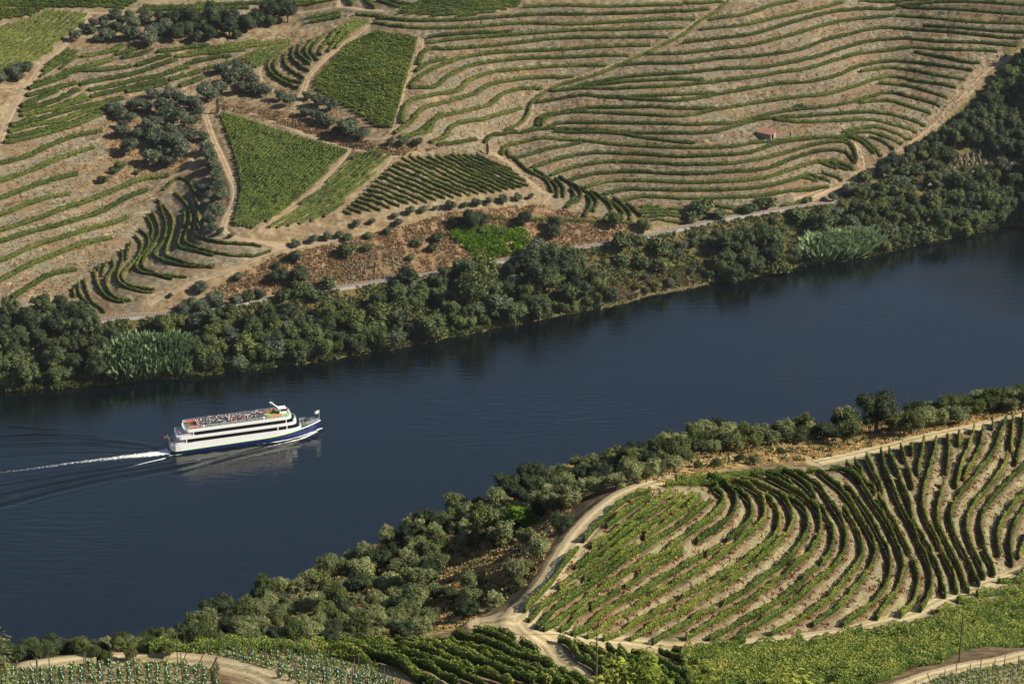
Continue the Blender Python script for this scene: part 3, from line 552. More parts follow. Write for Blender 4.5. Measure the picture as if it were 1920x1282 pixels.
# ------------------------------------------------------------------ leaves
def leaf_quads(Cn, Nn, size, aspect=.75, jit=.7, rng=RNG):
    """Cn centres, Nn outward normals -> V (4n,3), tint per leaf repeated"""
    n = len(Cn); Nn = Nn + rng.normal(0, jit, (n, 3)); Nn /= np.linalg.norm(Nn, axis=1)[:, None] + 1e-9
    a = rng.normal(0, 1, (n, 3)); u = np.cross(Nn, a); u /= np.linalg.norm(u, axis=1)[:, None] + 1e-9; v = np.cross(Nn, u)
    s = (size * (.6 + .8 * rng.random(n)))[:, None] * .5
    V = np.stack([Cn - u * s, Cn - v * s * aspect + Nn * s * .15, Cn + u * s, Cn + v * s * aspect + Nn * s * .15], 1).reshape(-1, 3)
    return V
def quadsF(n, off=0): return np.arange(n * 4).reshape(-1, 4) + off
def vine_row(L, g, h0, h1, wd, dens, leaf, core=True, rough=.25, gaps=0.0):
    """hedge of leaves along the line"""
    seg = np.hypot(*(np.diff(L, axis=0).T)); s = np.r_[0, np.cumsum(seg)]; ln_ = s[-1]; n = max(12, int(ln_ * dens))
    q = RNG.random(n) * ln_
    ph = RNG.random() * 1000
    if gaps > 0:
        keep = noise2(q + ph, q * 0, 5.0, 31, 2) > -1 + gaps * 2; q = q[keep]; n = len(q)
        if n < 8: q = RNG.random(12) * ln_; n = 12
    x = np.interp(q, s, L[:, 0]); y = np.interp(q, s, L[:, 1]); t = np.gradient(L, axis=0); t /= np.linalg.norm(t, axis=1)[:, None] + 1e-9
    nx = -np.interp(q, s, t[:, 1]); ny = np.interp(q, s, t[:, 0]); nn = np.hypot(nx, ny) + 1e-9; nx /= nn; ny /= nn
    var = noise2(q + ph, q * 0, 1.6, 5, 3); hh = h1 * (1 + rough * var); ww = wd * (1 + rough * 1.2 * noise2(q + ph + 50, q * 0, 1.9, 6, 3))
    a = RNG.random(n) * math.pi * 1.3 - math.pi * .15
    r = .75 + .3 * RNG.random(n)
    ca, sa = np.cos(a), np.sin(a); side = ca * r * ww * .5; up = h0 + (hh - h0) * np.clip(.42 + .58 * sa * r, 0, 1.12)
    zb = g.z(x, y); Cn = np.stack([x + nx * side, y + ny * side, zb + up], 1)
    Nn = np.stack([nx * ca, ny * ca, sa * .9 + .15], 1)
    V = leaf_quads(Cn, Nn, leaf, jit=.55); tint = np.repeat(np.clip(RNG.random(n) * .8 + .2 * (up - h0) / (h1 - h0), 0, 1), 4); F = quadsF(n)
    if core:
        m_ = max(2, int(ln_ / .8)); qq = np.linspace(0, ln_, m_); cx = np.interp(qq, s, L[:, 0]); cy = np.interp(qq, s, L[:, 1])
        tx = np.interp(qq, s, t[:, 0]); ty = np.interp(qq, s, t[:, 1]); k = np.hypot(tx, ty) + 1e-9; tx /= k; ty /= k
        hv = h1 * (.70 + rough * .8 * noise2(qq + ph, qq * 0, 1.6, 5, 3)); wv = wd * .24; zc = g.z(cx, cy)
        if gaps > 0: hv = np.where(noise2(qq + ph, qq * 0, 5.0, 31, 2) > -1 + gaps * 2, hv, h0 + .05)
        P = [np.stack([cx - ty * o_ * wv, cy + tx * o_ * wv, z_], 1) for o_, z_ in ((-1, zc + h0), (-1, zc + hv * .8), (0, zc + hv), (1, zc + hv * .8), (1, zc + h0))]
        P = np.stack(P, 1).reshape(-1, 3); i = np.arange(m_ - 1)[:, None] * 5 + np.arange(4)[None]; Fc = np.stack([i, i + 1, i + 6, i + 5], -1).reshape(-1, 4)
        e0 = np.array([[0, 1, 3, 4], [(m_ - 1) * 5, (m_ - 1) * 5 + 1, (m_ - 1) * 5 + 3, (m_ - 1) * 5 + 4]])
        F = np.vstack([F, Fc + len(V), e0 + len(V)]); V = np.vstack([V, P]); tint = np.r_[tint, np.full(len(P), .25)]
    return V, F, tint
ORD = ['first','second','third','fourth','fifth','sixth','seventh','eighth','ninth','tenth','eleventh','twelfth','thirteenth','fourteenth','fifteenth','sixteenth','seventeenth','eighteenth','nineteenth']
TENS = ['', '', 'twenty', 'thirty', 'forty', 'fifty', 'sixty', 'seventy', 'eighty', 'ninety']
def ordinal(i):
    if i < 19: return ORD[i]
    i += 1
    if i % 10 == 0: return TENS[i // 10][:-1] + 'ieth'
    return TENS[i // 10] + '-' + ORD[i % 10 - 1]
def mid(r): return sum(p[0] for p in r) / len(r), sum(p[1] for p in r) / len(r)
def rows_obj(rows, Ls, g, mat, order, phrase, group, **k):
    idx = sorted(range(len(rows)), key=lambda i: order(rows[i]))
    for rank, i in enumerate(idx):
        V, F, t = vine_row(Ls[i], g, **k)
        o = link('vine_row', np_mesh('vine_row', V, F, False, t), M[mat]); tag(o, phrase.replace('#', ordinal(rank)), 'vine row', group)
        yield o
FK = dict(h0=.15, h1=1.7, wd=1.3, dens=54, leaf=.42, rough=.42)
k = 0
def take(n):
    global k
    a = LF[k:k + n]; k += n; return a
topy = lambda r: min(p[1] for p in r)
leftx = lambda r: r[0][0] + r[-1][0]
ROWS = []
ROWS += rows_obj(terr_left, take(len(terr_left)), gf, 'vine_far', topy, '# vine row down the far upper left terraces, counted by its highest point', 'vine rows on the upper left terraces', gaps=.03, **{**FK, 'wd': 3.2, 'h1': 1.7, 'dens': 84})
ROWS += rows_obj(terr_lowleft, take(len(terr_lowleft)), gf, 'vine_far', topy, '# widely spaced vine row down the bare brown slope at the left edge', 'vine rows on the lower left slope', **{**FK, 'h1': 2.0, 'wd': 2.2, 'dens': 66})
ROWS += rows_obj(terr_gully, take(len(terr_gully)), gf, 'vine_far', topy, '# vine row down in the S-shaped gully terraces left of the triangular vineyard', 'vine rows curving through the gully', **{**FK, 'wd': .8, 'h1': 1.45})
ROWS += rows_obj(terr_mid, take(len(terr_mid)), gf, 'vine_far', topy, '# vine row down the wavy terraces left of the diagonal footpath', 'vine rows left of the diagonal footpath', **{**FK, 'wd': 2.1, 'dens': 66})
ROWS += rows_obj([diag_row], take(1), gf, 'vine_far', topy, 'long single vine row climbing diagonally beside the dirt footpath across the far hill', 'vine rows left of the diagonal footpath', **{**FK, 'wd': .8})
ROWS += rows_obj(terr_right, take(len(terr_right)), gf, 'vine_far', topy, '# vine row down the big terraced hillside right of the diagonal footpath', 'vine rows on the big right hillside', **{**FK, 'wd': 1.75, 'dens': 60})
ROWS += rows_obj(terr_sweep, take(len(terr_sweep)), gf, 'vine_far', leftx, '# vine row from the left where rows sweep downhill below the small cypress', 'vine rows sweeping down towards the railway', **{**FK, 'wd': .95})
ROWS += rows_obj(terr_small, take(len(terr_small)), gf, 'vine_far', leftx, '# vine row from the left in the small curved plot beside the pale track', 'vine rows in the small curved plot', **{**FK, 'wd': .9})
ROWS += rows_obj(near_rows, LN, gn, 'vine_near', leftx, '# vine row from the left on the near curved terraces beside the dirt road', 'vine rows on the near terraces', h0=.12, h1=1.12, wd=.36, dens=190, leaf=.17, rough=.55, gaps=.13)
ROWS += rows_obj(near_low_rows, LL, gn, 'vine_near', leftx, '# vine row from the left below the road junction at the bottom edge', 'vine rows below the road junction', h0=.22, h1=1.35, wd=.6, dens=170, leaf=.20, rough=.5, gaps=.05)
print('rows', len(ROWS), 'last k', k, len(LF))
# ------------------------------------------------------------------ block vineyards
def clip_rows(poly, ang_px, spacing, far, step=.7):
    """parallel rows inside a pixel polygon; ang_px = two photo points giving the row direction"""
    W = np.array(wpoly(poly, far)); a = drop(ang_px, far); d = a[1] - a[0]; d /= np.linalg.norm(d); nrm = np.array([-d[1], d[0]])
    s = W @ nrm; out = []
    for c in np.arange(s.min() + spacing * .4, s.max(), spacing):
        ts = []
        for i in range(len(W)):
            p, q = W[i], W[(i + 1) % len(W)]; sp, sq = p @ nrm - c, q @ nrm - c
            if (sp > 0) != (sq > 0): k_ = sp / (sp - sq); ts.append((p + (q - p) * k_) @ d)
        ts.sort()
        for t0, t1 in zip(ts[::2], ts[1::2]):
            if t1 - t0 > 3:
                n_ = max(2, int((t1 - t0) / step)); tt = np.linspace(t0, t1, n_)[:, None]; out.append(nrm * c + d * tt)
    return out
def field(poly, ang, spacing, far, mat, label, name='vineyard', **k_):
    Vs, Fs, Ts, off = [], [], [], 0
    for L in clip_rows(poly, ang, spacing, far):
        V, F, t = vine_row(L, gf if far else gn, **k_); Vs.append(V); Fs.append(F + off); Ts.append(t); off += len(V)
    o = link(name, np_mesh(name, np.vstack(Vs), np.vstack(Fs), False, np.concatenate(Ts)), M[mat]); return tag(o, label, 'vineyard', None, 'stuff')
BK = dict(h0=.2, h1=1.5, wd=1.15, dens=22, leaf=.5, rough=.4)
field([(408,212),(500,240),(655,284),(590,345),(520,405),(475,432),(437,425),(448,380),(450,340),(435,280),(418,235)], [(520,405),(660,283)], 1.6, True, 'vine_field', 'dense triangular green vineyard beside the tall dark cypress', **BK)
field([(705,60),(783,72),(762,150),(735,240),(715,243),(650,205),(590,170),(592,150),(650,85)], [(600,150),(760,160)], 1.7, True, 'vine_field', 'dense green vineyard block between two pale tracks', **BK)
field([(-20,60),(88,22),(162,26),(166,34),(145,52),(115,80),(60,122),(-20,150)], [(160,28),(40,110)], 2.6, True, 'vine_field', 'green vineyard with diagonal rows at the top left corner', **BK)
field([(-20,-12),(293,-12),(233,16),(90,15),(-20,12)], [(0,10),(230,14)], 2.2, True, 'vine_field', 'green vineyard along the top left edge above the dirt track', **BK)
field([(-20,16),(88,17),(60,30),(-20,42)], [(0,10),(230,14)], 2.2, True, 'vine_far', 'dark green vineyard strip below the top left vineyard', **BK)
field([(753,18),(790,3),(830,-8),(980,-8),(975,12),(925,25),(880,32),(810,32),(742,28)], [(753,28),(975,10)], 2.1, True, 'vine_field', 'green vineyard at the top edge left of the big terraces', **BK)
field([(1200,388),(1270,391),(1282,398),(1380,388),(1400,398),(1280,417),(1208,413)], [(1200,400),(1350,395)], 2.1, True, 'vine_far', 'dark green vineyard patch just above the railway', **BK)
field([(467,99),(545,84),(525,104),(482,130),(460,118)], [(470,120),(540,90)], 2.2, True, 'vine_field', 'small green vineyard wedge above the olive grove', **BK)
field([(640,50),(670,38),(692,42),(660,62),(630,88),(610,80)], [(630,70),(680,42)], 2.2, True, 'vine_field', 'small green vineyard wedge beside the pale track at the top', **BK)
field([(140,98),(145,112),(120,128),(72,148),(100,114),(123,93)], [(80,140),(140,100)], 2.2, True, 'vine_far', 'small green vineyard patch beside the left dirt road', **BK)
def row_block(poly, ang, spacing, far, mat, phrase, group, **k_):
    for i, L in enumerate(clip_rows(poly, ang, spacing, far)):
        V, F, t = vine_row(L, gf if far else gn, **k_)
        ROWS.append(tag(link('vine_row', np_mesh('vine_row', V, F, False, t), M[mat]), phrase.replace('#', ordinal(i)), 'vine row', group))
row_block([(640,403),(677,367),(720,325),(757,297),(830,295),(905,293),(955,318),(995,350),(925,363),(840,375),(740,390),(652,407)], [(790,297),(933,363)], 2.9, True, 'vine_far', '# dark row of the striped vineyard block, counted from its lower left', 'rows of the dark striped vineyard block', h0=.2, h1=1.7, wd=.95, dens=26, leaf=.45, rough=.25)
row_block([(668,293),(700,285),(738,293),(690,338),(625,400),(600,413),(500,433),(520,420)], [(500,430),(700,287)], 2.0, True, 'vine_field', '# row of the narrow vineyard strip beside the triangular vineyard', 'rows of the narrow vineyard strip', h0=.2, h1=1.7, wd=.95, dens=24, leaf=.45, rough=.25)
print('rows', len(ROWS))
field([(1275,1222),(1395,1206),(1400,1210),(1500,1206),(1620,1186),(1750,1158),(1850,1112),(1950,1062),(1990,1180),(1925,1212),(1760,1245),(1700,1258),(1640,1292),(1290,1292)], [(1420,1207),(1800,1115)], 1.7, False, 'vine_near', 'dense sunlit green vineyard slope at the bottom right', h0=.2, h1=1.4, wd=.8, dens=140, leaf=.21, rough=.8, gaps=.08)
# ------------------------------------------------------------------ water
m, nt, p = newmat('river_water'); g = G(nt)
p.inputs['Base Color'].default_value = (.002, .0045, .0055, 1); p.inputs['Roughness'].default_value = .04; p.inputs['IOR'].default_value = 1.85; p.inputs['Specular IOR Level'].default_value = .5
mp = g.n('ShaderNodeMapping'); mp.inputs['Rotation'].default_value = (0, 0, R(-20)); mp.inputs['Scale'].default_value = (.32, 1.0, 1.0); nt.links.new(g.geo, mp.inputs[0])
n1 = g.noise(.55, 3, .6, vec=mp.outputs[0]); n2 = g.noise(1.7, 3, .7, vec=mp.outputs[0])
patch = g.rng(g.noise(.011, 3, .5), .42, .68, .35, 1.1)
hgt = g.math('ADD', g.math('MULTIPLY', n1, 1.0), g.math('MULTIPLY', n2, .8)); hgt = g.math('MULTIPLY', hgt, patch)
mp2 = g.n('ShaderNodeMapping'); mp2.inputs['Rotation'].default_value = (0, 0, R(12)); mp2.inputs['Scale'].default_value = (.16, .55, 1); nt.links.new(g.geo, mp2.inputs[0])
hgt = g.math('ADD', hgt, g.math('MULTIPLY', g.math('MULTIPLY', g.noise(.8, 2, .5, vec=mp2.outputs[0]), g.rng(g.noise(.008, 2, .5), .45, .62, .15, 1)), 2.6))
nt.links.new(g.bump(hgt, .26, .30), p.inputs['Normal']); M['water'] = m
X = axis(-192, -58, .5, -1500, 1500, 1.2); Y = axis(716, 806, .5, 300, 1500, 1.2); X = X[(X > -1600) & (X < 1600)]
wx, wy = np.meshgrid(X, Y); wz = np.zeros_like(wx)
STERN = np.array([float(v) for v in at_z(322, 853, 0)]); BOWP = np.array([float(v) for v in at_z(586, 817, 0)])
for l, a, wd in (([(365,866),(250,886),(150,906),(0,943),(-40,955)], .22, 1.6), ([(330,864),(200,886),(60,912),(-40,934)], .16, 1.2), ([(300,864),(150,884),(-40,915)], .12, 1.0), ([(380,860),(230,896),(60,938)], .07, 1.3),
             ([(300,838),(200,824),(100,817),(-40,822)], .15, 1.3), ([(312,842),(150,832),(-40,838)], .10, 1.1), ([(300,845),(100,848),(-40,858)], .07, 1.0), ([(300,834),(170,816),(20,803)], .07, 1.5),
             ([(600,806),(540,830),(440,855),(330,885)], .16, 1.3), ([(595,812),(500,838),(400,866)], .10, 1.0)):
    L = smooth_line(np.stack(at_z([q[0] for q in l], [q[1] for q in l], 0), 1), .6); best = np.full(wx.shape, 99.); sg = np.zeros(wx.shape)
    t = np.gradient(L, axis=0); t /= np.linalg.norm(t, axis=1)[:, None]
    for (x, y), (tx, ty), f in zip(L, t, np.linspace(1, 0, len(L))):
        i0, i1 = np.searchsorted(X, (x - 8, x + 8)); j0, j1 = np.searchsorted(Y, (y - 8, y + 8)); q = (slice(j0, j1), slice(i0, i1))
        dx = wx[q] - x; dy = wy[q] - y; d = np.hypot(dx, dy); k_ = d < best[q]; best[q][k_] = d[k_]; sg[q][k_] = (np.sign(tx * dy - ty * dx) * d)[k_]
    wz += np.where(best < 8, a * np.cos(sg / wd * 1.6) * np.exp(-(sg / (2.2 * wd)) ** 2), 0)
ax_ = (BOWP - STERN) / np.linalg.norm(BOWP - STERN); SHL = float(np.linalg.norm(BOWP - STERN))
def shipxy(u, v): return STERN + ax_ * u + np.array([-ax_[1], ax_[0]]) * v
rel = np.stack([wx - STERN[0], wy - STERN[1]], -1); us = rel @ ax_; vs = rel @ np.array([-ax_[1], ax_[0]])
turb = np.exp(-np.clip(-us, 0, None) / 70) * (us < 3) * np.exp(-((vs - 5) / 4.5) ** 2)
wz += turb * .14 * noise2(wx, wy, 1.6, 21, 3) + .10 * noise2(wx, wy, 1.3, 22, 3) * ((us > -4) & (us < 56) & (vs > -9) & (vs < 0)) * np.exp(-np.clip(-vs - 2, 0, 9) / 3)
V = np.stack([wx, wy, wz], -1).reshape(-1, 3); nx_ = len(X)
i = np.arange(nx_ - 1)[None, :] + np.arange(len(Y) - 1)[:, None] * nx_; F = np.stack([i, i + 1, i + nx_ + 1, i + nx_], -1).reshape(-1, 4)
tag(link('river', np_mesh('river', V, F, True), M['water']), kind='structure')
def wzat(x, y):
    i = np.clip(np.searchsorted(X, x), 0, len(X) - 1); j = np.clip(np.searchsorted(Y, y), 0, len(Y) - 1); return wz[j, i]
m, nt, p = newmat('white_foam'); g = G(nt)
p.inputs['Base Color'].default_value = (.80, .82, .80, 1); p.inputs['Roughness'].default_value = .7
al = g.math('ADD', g.noise(1.3, 5, .75), g.math('MULTIPLY', g.math('SUBTRACT', g.attr('tint'), .5), .9)); al = g.rng(al, .48, .72)
nt.links.new(al, p.inputs['Alpha']); M['foam'] = m
def foam(line, widths, dens, name='foam'):
    L = smooth_line(np.c_[line, widths, dens], .6); t = np.gradient(L[:, :2], axis=0); t /= np.linalg.norm(t, axis=1)[:, None]; nn = np.stack([-t[:, 1], t[:, 0]], 1)
    cols = 7; off = np.linspace(-.5, .5, cols); Vv, tt = [], []
    for c in range(cols):
        P = L[:, :2] + nn * (off[c] * L[:, 2])[:, None]; Vv.append(np.c_[P, wzat(P[:, 0], P[:, 1]) + .10 + RNG.random(len(P)) * .05]); tt.append(L[:, 3] * (1 - (2 * abs(off[c])) ** 2) + .0)
    Vv = np.stack(Vv, 1).reshape(-1, 3); tt = np.stack(tt, 1).ravel(); n = len(L); i = np.arange(n - 1)[:, None] * cols + np.arange(cols - 1)[None]
    o = link(name, np_mesh(name, Vv, np.stack([i, i + 1, i + cols + 1, i + cols], -1).reshape(-1, 4), True, tt), M['foam']); return o
fl = np.stack(at_z([318, 290, 240, 190, 130, 60, 0, -40], [846, 851, 856, 862, 869, 879, 886, 891], 0), 1)
tag(foam(fl, [7, 6.5, 5.5, 4.6, 4, 3.6, 3.2, 3], [1.0, .86, .72, .62, .55, .50, .46, .42]), 'white foamy wake trailing behind the stern of the river cruise ship', 'wake', kind='stuff')
fl = np.stack(at_z([310, 290, 265, 240], [859, 864, 870, 876], 0), 1)
tag(foam(fl, [1.2, 1.4, 1.2, .8], [.9, .8, .6, .5]), 'short white foam streak beside the wake on its near side', 'foam', kind='stuff')
tag(foam(np.array([shipxy(u, v) for u, v in ((-1, -.4), (8, -.9), (18, -1.0), (30, -1.0), (40, -.6), (47, .8), (52, 3.4), (55.5, 5.4))]), [1.0, .6, .5, .7, 1.4, 2.4, 2.6, 1.2], [.7, .42, .38, .45, .8, 1.0, 1.05, .9]), 'white bow spray running along the side of the river cruise ship', 'foam', kind='stuff')
tag(foam(np.array([shipxy(u, v) for u, v in ((53, 2.5), (46, -1.4), (36, -3.8), (26, -5.2))]), [.8, 1.4, 1.2, .7], [.85, .75, .6, .45]), 'thin white foam line spreading from the bow of the ship', 'foam', kind='stuff')
# ------------------------------------------------------------------ river cruise ship (local x = forward, y = port, origin on the centre line at the stern waterline)
for n_, c_, r_ in (('ship_white', (.80, .81, .82), .3), ('ship_blue', (.010, .022, .13), .3), ('ship_green', (.30, .62, .10), .5), ('ship_deck', (.10, .13, .11), .8), ('ship_green_deck', (.16, .42, .10), .8),
                   ('ship_glass', (.008, .010, .014), .08), ('orange', (.80, .16, .04), .6), ('metal', (.55, .56, .57), .4), ('black', (.02, .02, .02), .6), ('flag_white', (.8, .8, .8), .8), ('red', (.55, .03, .03), .7), ('flag_green', (.02, .22, .06), .8),
                   ('skin', (.45, .26, .17), .6), ('hair', (.05, .03, .02), .7), ('cloth_white', (.75, .75, .74), .8), ('cloth_red', (.60, .05, .05), .8), ('cloth_black', (.03, .03, .035), .8), ('cloth_blue', (.08, .16, .40), .8), ('cloth_beige', (.50, .42, .30), .8),
                   ('steel_rail', (.24, .16, .11), .5), ('ballast', (.27, .25, .23), .95), ('roof_tile', (.21, .105, .075), .85), ('masonry', (.30, .235, .16), .95), ('tube', (.45, .72, .78), .6), ('concrete', (.45, .43, .39), .9)):
    M[n_] = plain_mat(n_, c_, r_, var=.08 if 'ship' in n_ else .2)
SHIPC = shipxy(0, 3.5); ship = bpy.data.objects.new('cruise_ship', None); C.objects.link(ship)
ship.location = (SHIPC[0], SHIPC[1], 0); SROT = math.atan2(ax_[1], ax_[0]); ship.rotation_euler = (0, 0, SROT); ship.scale = (1, .68, .98)
tag(ship, 'white river cruise ship with a blue lower hull and a crowded open top deck', 'ship')
def bh(x, k=0.0):   # half breadth at deck level
    b = 5.2 - k
    if x < 3: b *= .80 + .20 * math.sin(max(x, 0) / 3 * math.pi / 2)
    if x > 38: b *= max(0.02, 1 - ((x - 38) / 16.6) ** 2.1)
    return b
def outline(x0, x1, k, rs=1.5, rb=1.5):
    """closed plan outline between x0 and x1 with rounded ends"""
    xs = list(np.linspace(x0, x0 + rs, 7)) + list(np.linspace(x0 + rs, x1 - rb, 26)[1:]) + list(np.linspace(x1 - rb, x1, 8)[1:]); S = []
    for x in xs:
        b = bh(x, k)
        if x < x0 + rs: b *= .55 + .45 * math.sqrt(max(0, 1 - ((x0 + rs - x) / rs) ** 2))
        if x > x1 - rb: b *= .45 + .55 * math.sqrt(max(0, 1 - ((x - x1 + rb) / rb) ** 2))
        S.append((x, b))
    return [(x, -b) for x, b in S] + [(x, b) for x, b in S[::-1]]
def prism(name, out, z0, z1, mat, parent, lean=0, top=None, smooth=False):
    n = len(out); z0f = z0 if callable(z0) else (lambda x: z0); z1f = z1 if callable(z1) else (lambda x: z1)
    cx = sum(a for a, b in out) / n
    V = [(x, y, z0f(x)) for x, y in out] + [(x + (lean if x < cx else -lean), y * (1 - abs(lean) * .02), z1f(x)) for x, y in out]
    me = bpy.data.meshes.new(name); me.from_pydata(V, [], [(i, (i + 1) % n, n + (i + 1) % n, n + i) for i in range(n)] + [tuple(range(n, 2 * n)), tuple(range(n))[::-1]]); me.update()
    return link(name, me, mat, parent)
def box(bm, c, s, rot=None, taper=1.0):
    r = bmesh.ops.create_cube(bm, size=1); vs = r['verts']
    for v in vs:
        if v.co.z > 0: v.co.x *= taper; v.co.y *= taper
        v.co = Vector((v.co.x * s[0], v.co.y * s[1], v.co.z * s[2]))
        if rot is not None: v.co = rot @ v.co
        v.co += Vector(c)
    return vs
def cyl(bm, a, b, r0, r1=None, seg=8):
    a, b = Vector(a), Vector(b); d = b - a; q = d.to_track_quat('Z', 'Y').to_matrix(); r1 = r0 if r1 is None else r1
    A_ = [bm.verts.new(a + q @ Vector((math.cos(t) * r0, math.sin(t) * r0, 0))) for t in np.linspace(0, 2 * math.pi, seg, endpoint=False)]
    B_ = [bm.verts.new(b + q @ Vector((math.cos(t) * r1, math.sin(t) * r1, 0))) for t in np.linspace(0, 2 * math.pi, seg, endpoint=False)]
    for i in range(seg): bm.faces.new((A_[i], A_[(i + 1) % seg], B_[(i + 1) % seg], B_[i]))
    bm.faces.new(A_[::-1]); bm.faces.new(B_)
def bobj(name, bm, mat, parent=None, bev=0):
    if bev: bmesh.ops.bevel(bm, geom=bm.edges[:], offset=bev, segments=2, affect='EDGES')
    me = bpy.data.meshes.new(name); bm.to_mesh(me); bm.free(); return link(name, me, mat, parent)
zblue = lambda x: 1.05 + .4 * min(x, 34) / 34 if x < 34 else 1.45 + 2.5 * ((x - 34) / 20.6) ** 1.4
def hullloft():
    xs = np.r_[np.linspace(0, 3, 6), np.linspace(4, 38, 14), np.linspace(39, 54.6, 14)]; V = []; K = 6
    for x in xs:
        for s_ in (-1, 1):
            for j in range(K):
                f = j / (K - 1); z = -1 + (zblue(x) + 1) * f; fl_ = 1 - (1 - f) * (.14 if x < 38 else .14 + .55 * ((x - 38) / 16.6)); b = bh(x) * fl_
                V.append((x - (1 - f) * (2.4 if x > 50 else 0), s_ * b, z))
    F = []
    for i in range(len(xs) - 1):
        for s_ in range(2):
            for j in range(K - 1):
                a = i * 2 * K + s_ * K + j; F.append((a, a + 2 * K, a + 2 * K + 1, a + 1) if s_ == 0 else (a, a + 1, a + 2 * K + 1, a + 2 * K))
        a = i * 2 * K + K - 1; F.append((a, a + 2 * K, a + 3 * K, a + K))
    F.append(tuple(range(K)) + tuple(range(2 * K - 1, K - 1, -1))); e = (len(xs) - 1) * 2 * K; F.append(tuple(range(e, e + K)) + tuple(range(e + 2 * K - 1, e + K - 1, -1)))
    me = bpy.data.meshes.new('hull'); me.from_pydata(V, [], F); me.update(); return me
link('hull', hullloft(), M['ship_blue'], ship)
prism('trim_stripe', [(x * 1.0, y * 1.008) for x, y in outline(.0, 53.6, -.03, 1.5, 1.0)], lambda x: zblue(x) + .004, lambda x: zblue(x) + .16, M['ship_green'], ship)
prism('hull_side', outline(.15, 47.2, .05, 1.5, 2.5), lambda x: zblue(x) + .17, lambda x: max(3.45 if x < 5 else 3.95, zblue(x) + .3), M['ship_white'], ship)
prism('bulwark', outline(46.2, 54.5, -.04, .3, .5), lambda x: zblue(x) + .02, lambda x: zblue(x) + .42, M['ship_white'], ship)
prism('foredeck', outline(46.5, 53.6, .25, .3, .8), lambda x: zblue(x) + .43, lambda x: zblue(x) + .46, M['ship_deck'], ship)
prism('window', outline(5.4, 46.6, .28, 1.0, 2.2), 3.956, 5.35, M['ship_glass'], ship)
prism('upper_side', outline(2.2, 45.4, .05, 1.6, 2.5), 5.352, 6.45, M['ship_white'], ship)
prism('window', outline(8.0, 44.6, .28, 1.0, 2.0), 6.452, 7.85, M['ship_glass'], ship)
prism('top_side', outline(5.0, 43.6, .05, 1.6, 2.0), 7.852, 8.95, M['ship_white'], ship)
prism('top_deck', outline(5.4, 43.2, .40, 1.6, 2.0), 8.952, 8.965, M['ship_deck'], ship)
prism('green_deck', outline(34.8, 43.0, .7, .5, 2.0), 8.967, 8.985, M['ship_green_deck'], ship)
prism('green_deck', outline(43.9, 45.2, .6, .3, .8), 6.453, 6.50, M['ship_green_deck'], ship)
prism('aft_deck', outline(.5, 5.2, .4, 1.3, .2), lambda x: 3.452, lambda x: 3.47, M['ship_deck'], ship)
for x, z0, z1 in ((38.2, 3.95, 5.36), (41.5, 3.95, 5.36), (5.5, 3.95, 5.36), (41.3, 6.44, 7.86), (8.1, 6.44, 7.86)):
    for s_ in (-1, 1):
        bm = bmesh.new(); b = bh(x, .20); box(bm, (x, s_ * (b - .02), (z0 + z1) / 2), (.35, .22, z1 - z0)); bobj('pillar', bm, M['ship_white'], ship)
# railings
def railing(x0, x1, k_, z, h, mat, step=1.5):
    bm = bmesh.new(); out = outline(x0, x1, k_, 1.5, 1.5)
    for i in range(len(out)):
        a, b = out[i], out[(i + 1) % len(out)]
        for hh in (h, h * .55): cyl(bm, (*a, z + hh), (*b, z + hh), .035, seg=5)
        cyl(bm, (*a, z), (*a, z + h), .035, seg=5)
    bobj('railing', bm, mat, ship)
railing(5.3, 43.3, .25, 8.95, 1.0, M['ship_white']); railing(.4, 5.2, .2, 3.47, .9, M['ship_white']); railing(2.4, 7.9, .2, 6.45, .9, M['ship_white']); railing(47.0, 54.0, .25, 4.0, 1.2, M['metal']); railing(43.4, 45.3, .2, 6.5, .9, M['ship_white'])
def part(name, mat, fn, parent=ship, bev=0):
    bm = bmesh.new(); fn(bm); return bobj(name, bm, M[mat], parent, bev)
wh = part('wheelhouse', 'ship_white', lambda bm: (box(bm, (40.9, .6, 10.0), (2.6, 3.2, 2.0), taper=.88), box(bm, (40.6, .6, 11.1), (3.0, 3.5, .18))), bev=.06)
part('window', 'ship_glass', lambda bm: box(bm, (41.2, .6, 10.35), (2.36, 3.08, .7)), wh)
def mast(bm): cyl(bm, (39.6, .6, 11.1), (36.6, .6, 13.7), .24, .16); box(bm, (36.8, .6, 13.6), (1.2, .25, .25)); cyl(bm, (37.4, -.5, 13.0), (37.4, 1.7, 13.0), .07)
ms = part('mast', 'ship_white', mast)
for x, y, z1 in ((36.9, 1.6, 14.8), (37.7, -.4, 14.4)): part('antenna', 'metal', lambda bm: cyl(bm, (x, y, 11.2 if x > 37 else 9), (x, y, z1), .045, .02, 6), ms)
for x, y in ((36.2, -3.2), (37.9, -3.3), (39.5, -3.2), (36.0, 3.0), (37.9, 3.2), (7.7, -3.4), (9.4, -3.4), (7.4, 3.4), (9.0, 3.6)):
    def lr(bm):
        for d_ in (-.36, .36): box(bm, (x + d_, y, 9.42), (.62, 1.25, .62))
        box(bm, (x, y, 9.05), (1.5, .9, .12))
    part('life_raft', 'orange', lr, bev=.08)
for x, s_ in ((45.3, -1), (46.3, 1), (33.5, -1), (12, -1), (12, 1), (33.5, 1)): part('vent_box', 'ship_white', lambda bm: box(bm, (x if x < 44 else 44.2, s_ * 3.6, 9.3 if x < 44 else 6.9), (.8, .7, .7), taper=.8), bev=.05)
part('winch', 'black', lambda bm: (box(bm, (49.0, .3, 4.3), (1.2, 1.6, .7)), cyl(bm, (49.0, -.9, 4.6), (49.0, 1.5, 4.6), .4), box(bm, (50.4, -.2, 4.6), (.5, .5, .6)), cyl(bm, (50.4, .8, 4.3), (50.4, .8, 4.95), .16)))
